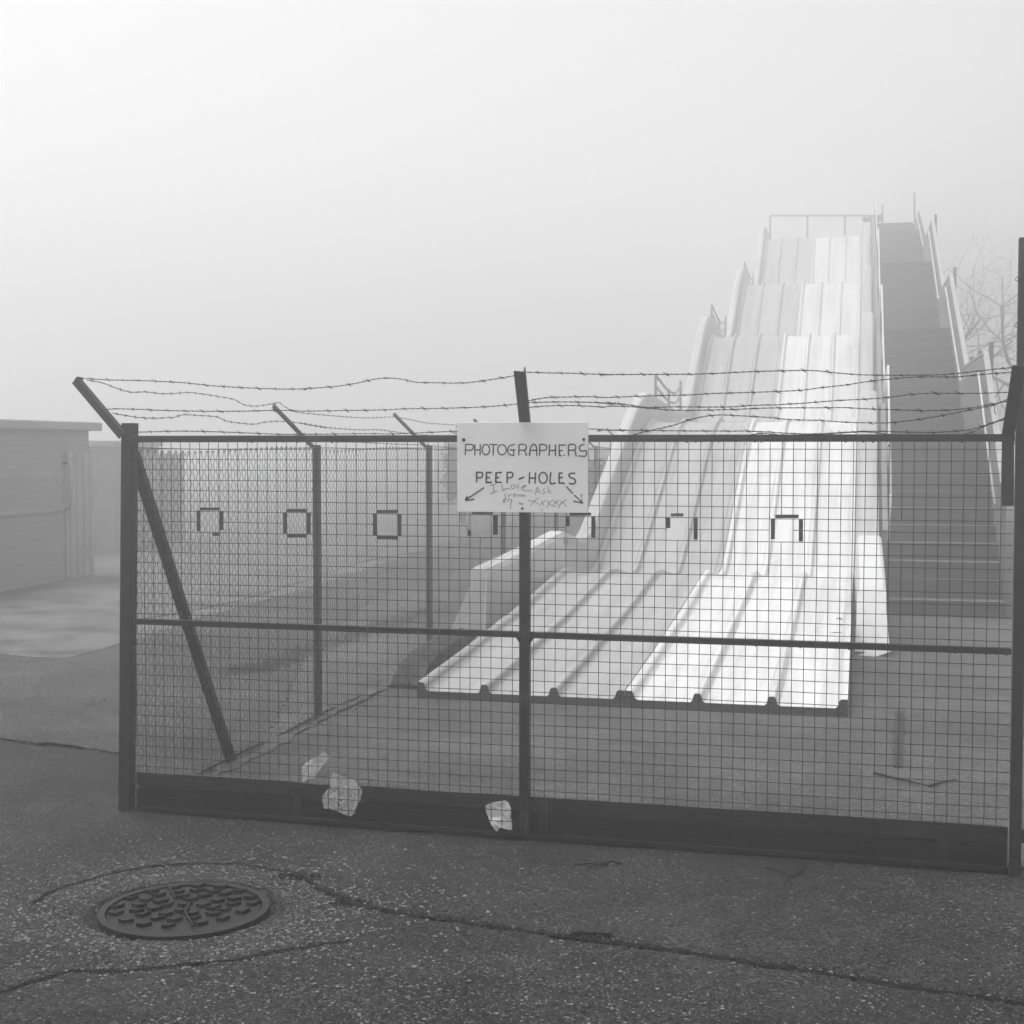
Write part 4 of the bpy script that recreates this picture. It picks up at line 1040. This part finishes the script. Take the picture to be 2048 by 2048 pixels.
# ------------------------------------------------------------------ vegetation
def leaf_cloud(m, c, rx, ry, rz, n, size):
    for _ in range(n):
        while True:
            q = Vector((random.uniform(-1,1),random.uniform(-1,1),random.uniform(-1,1)))
            if q.length < 1: break
        lump = .75+.5*mnoise.noise(q*2.2+c*.3)
        q = q.normalized()*(q.length**.5)*lump
        p = c + Vector((q.x*rx,q.y*ry,q.z*rz))
        if p.z < .02: continue
        a = Vector((random.gauss(0,1),random.gauss(0,1),random.gauss(0,1))).normalized(); b = a.orthogonal().normalized()
        m.add([p, p+a*size*.5+b*size*.3, p+a*size, p+a*size*.5-b*size*.3], [(0,1,2,3)])
def bush(name, label, cat, px, py, Y, wid, group, n=2600):
    top = at_depth(px, py, Y); h_ = top.z
    t = thing(name, label, cat, (top.x, Y, 0), group)
    m = MB(); leaf_cloud(m, Vector((top.x, Y, h_*.55)), wid, wid*.8, h_*.48, n, .11); m.build('foliage', M['leaf'], t, recalc=False)
    m = MB()
    for k in range(7):
        a = k*.9; m.tube([Vector((top.x,Y,-.05)), Vector((top.x+math.cos(a)*wid*.3,Y+math.sin(a)*wid*.3,h_*.45)), Vector((top.x+math.cos(a)*wid*.6,Y+math.sin(a)*wid*.6,h_*.8))], [.04,.025,.01], 5)
    m.build('stems', M['bark'], t)
bush('bush', 'rounded bush just showing left of the white sign, far back in the fog', 'bush', 925, 850, 33, .55, 'bushes far behind the yard')
bush('bush', 'scrubby bush seen under the right edge of the sign beside the slide wall', 'bush', 1195, 905, 30, .9, 'bushes far behind the yard')

def bare_tree(name, label, px, Y, height, seed, spread=.55):
    rnd = random.Random(seed); b = ground_at(px, 1000); x = (px-1024)/F*Y
    t = thing(name, label, 'tree', (x, Y, 0), 'bare trees beyond the stair')
    tm = MB(); cm = MB()
    def grow(p, d, l, r, lev):
        n_ = 5; pts = [p]; rs = [r]
        for k in range(n_):
            d = (d + Vector((rnd.gauss(0,.14),rnd.gauss(0,.14),rnd.gauss(.02,.10)))).normalized()
            p = p + d*l/n_; pts.append(p); rs.append(r*(1-.45*(k+1)/n_))
        (tm if lev == 0 else cm).tube(pts, rs, 6 if lev < 2 else 3, False)
        if lev < 5:
            for _ in range(5 if lev < 2 else 3):
                i = rnd.randint(2, n_); a = rnd.uniform(0, 6.28)
                o_ = d.orthogonal().normalized(); o_ = Matrix.Rotation(a, 3, d) @ o_
                dd = (d*.6 + o_*spread*rnd.uniform(.8,1.6) + Vector((0,0,.12))).normalized()
                grow(pts[i], dd, l*rnd.uniform(.6,.85), rs[i]*.6, lev+1)
    grow(Vector((x, Y, -.1)), Vector((-.05,0,1)), height*.36, height*.016, 0)
    tm.build('trunk', M['bark'], t); cm.build('branches', M['bark'], t, recalc=False)
bare_tree('bare_tree', 'leafless tree fading into the fog at the right edge, nearest the stair', 1995, 33, 9.6, 3, 1.05)
bare_tree('bare_tree', 'fainter leafless tree further back between the stair and the tall post', 1925, 40, 10.4, 11, 1.0)

# rough grass along the outside of the fence
m = MB()
line = [ground_at(*p) for p in ((462,1350),(520,1340),(570,1326),(631,1302),(690,1282),(744,1264),(800,1245),(860,1225))]
for i in range(len(line)-1):
    for _ in range(420):
        c = line[i].lerp(line[i+1], random.random()) + Vector((random.gauss(0,.10), random.gauss(0,.10), 0)); h_ = random.uniform(.015,.07)
        q = Vector((random.gauss(0,.02),random.gauss(0,.02),h_)); w_ = Vector((.004,0,0))
        m.add([c-w_, c+w_, c+q], [(0,1,2)])
for i in range(5200):
    v = random.uniform(2.2, 26); c = fp(v, random.choice([random.uniform(.15,2.4), random.gauss(.05,.06), random.uniform(-.2,0)]), 0)
    if mnoise.noise(c*1.3) < -.05: continue
    h_ = random.uniform(.01,.05); q = Vector((random.gauss(0,.02),random.gauss(0,.02),h_)); w_ = Vector((.005,0,0))
    m.add([c-w_, c+w_, c+q], [(0,1,2)])
o = m.build('grass', M['grass'], recalc=False); tag(o, kind='stuff')

# ------------------------------------------------------------------ fog
m = MB(); m.hexa([Vector((-235,-235,-1.1)),Vector((235,-235,-1.1)),Vector((235,260,-1.1)),Vector((-235,260,-1.1)),Vector((-235,-235,10.3)),Vector((235,-235,10.3)),Vector((235,260,10.3)),Vector((-235,260,10.3))])
fog = bpy.data.materials.new('fog'); fog.use_nodes = True; n = fog.node_tree; n.nodes.clear()
pv = n.nodes.new('ShaderNodeVolumePrincipled'); ou = n.nodes.new('ShaderNodeOutputMaterial')
pv.inputs['Color'].default_value = (.97,.97,.97,1); pv.inputs['Density'].default_value = HAZE_DENSITY; pv.inputs['Anisotropy'].default_value = .8
n.links.new(pv.outputs[0], ou.inputs['Volume'])
h = m.build('haze', fog); tag(h, kind='stuff')
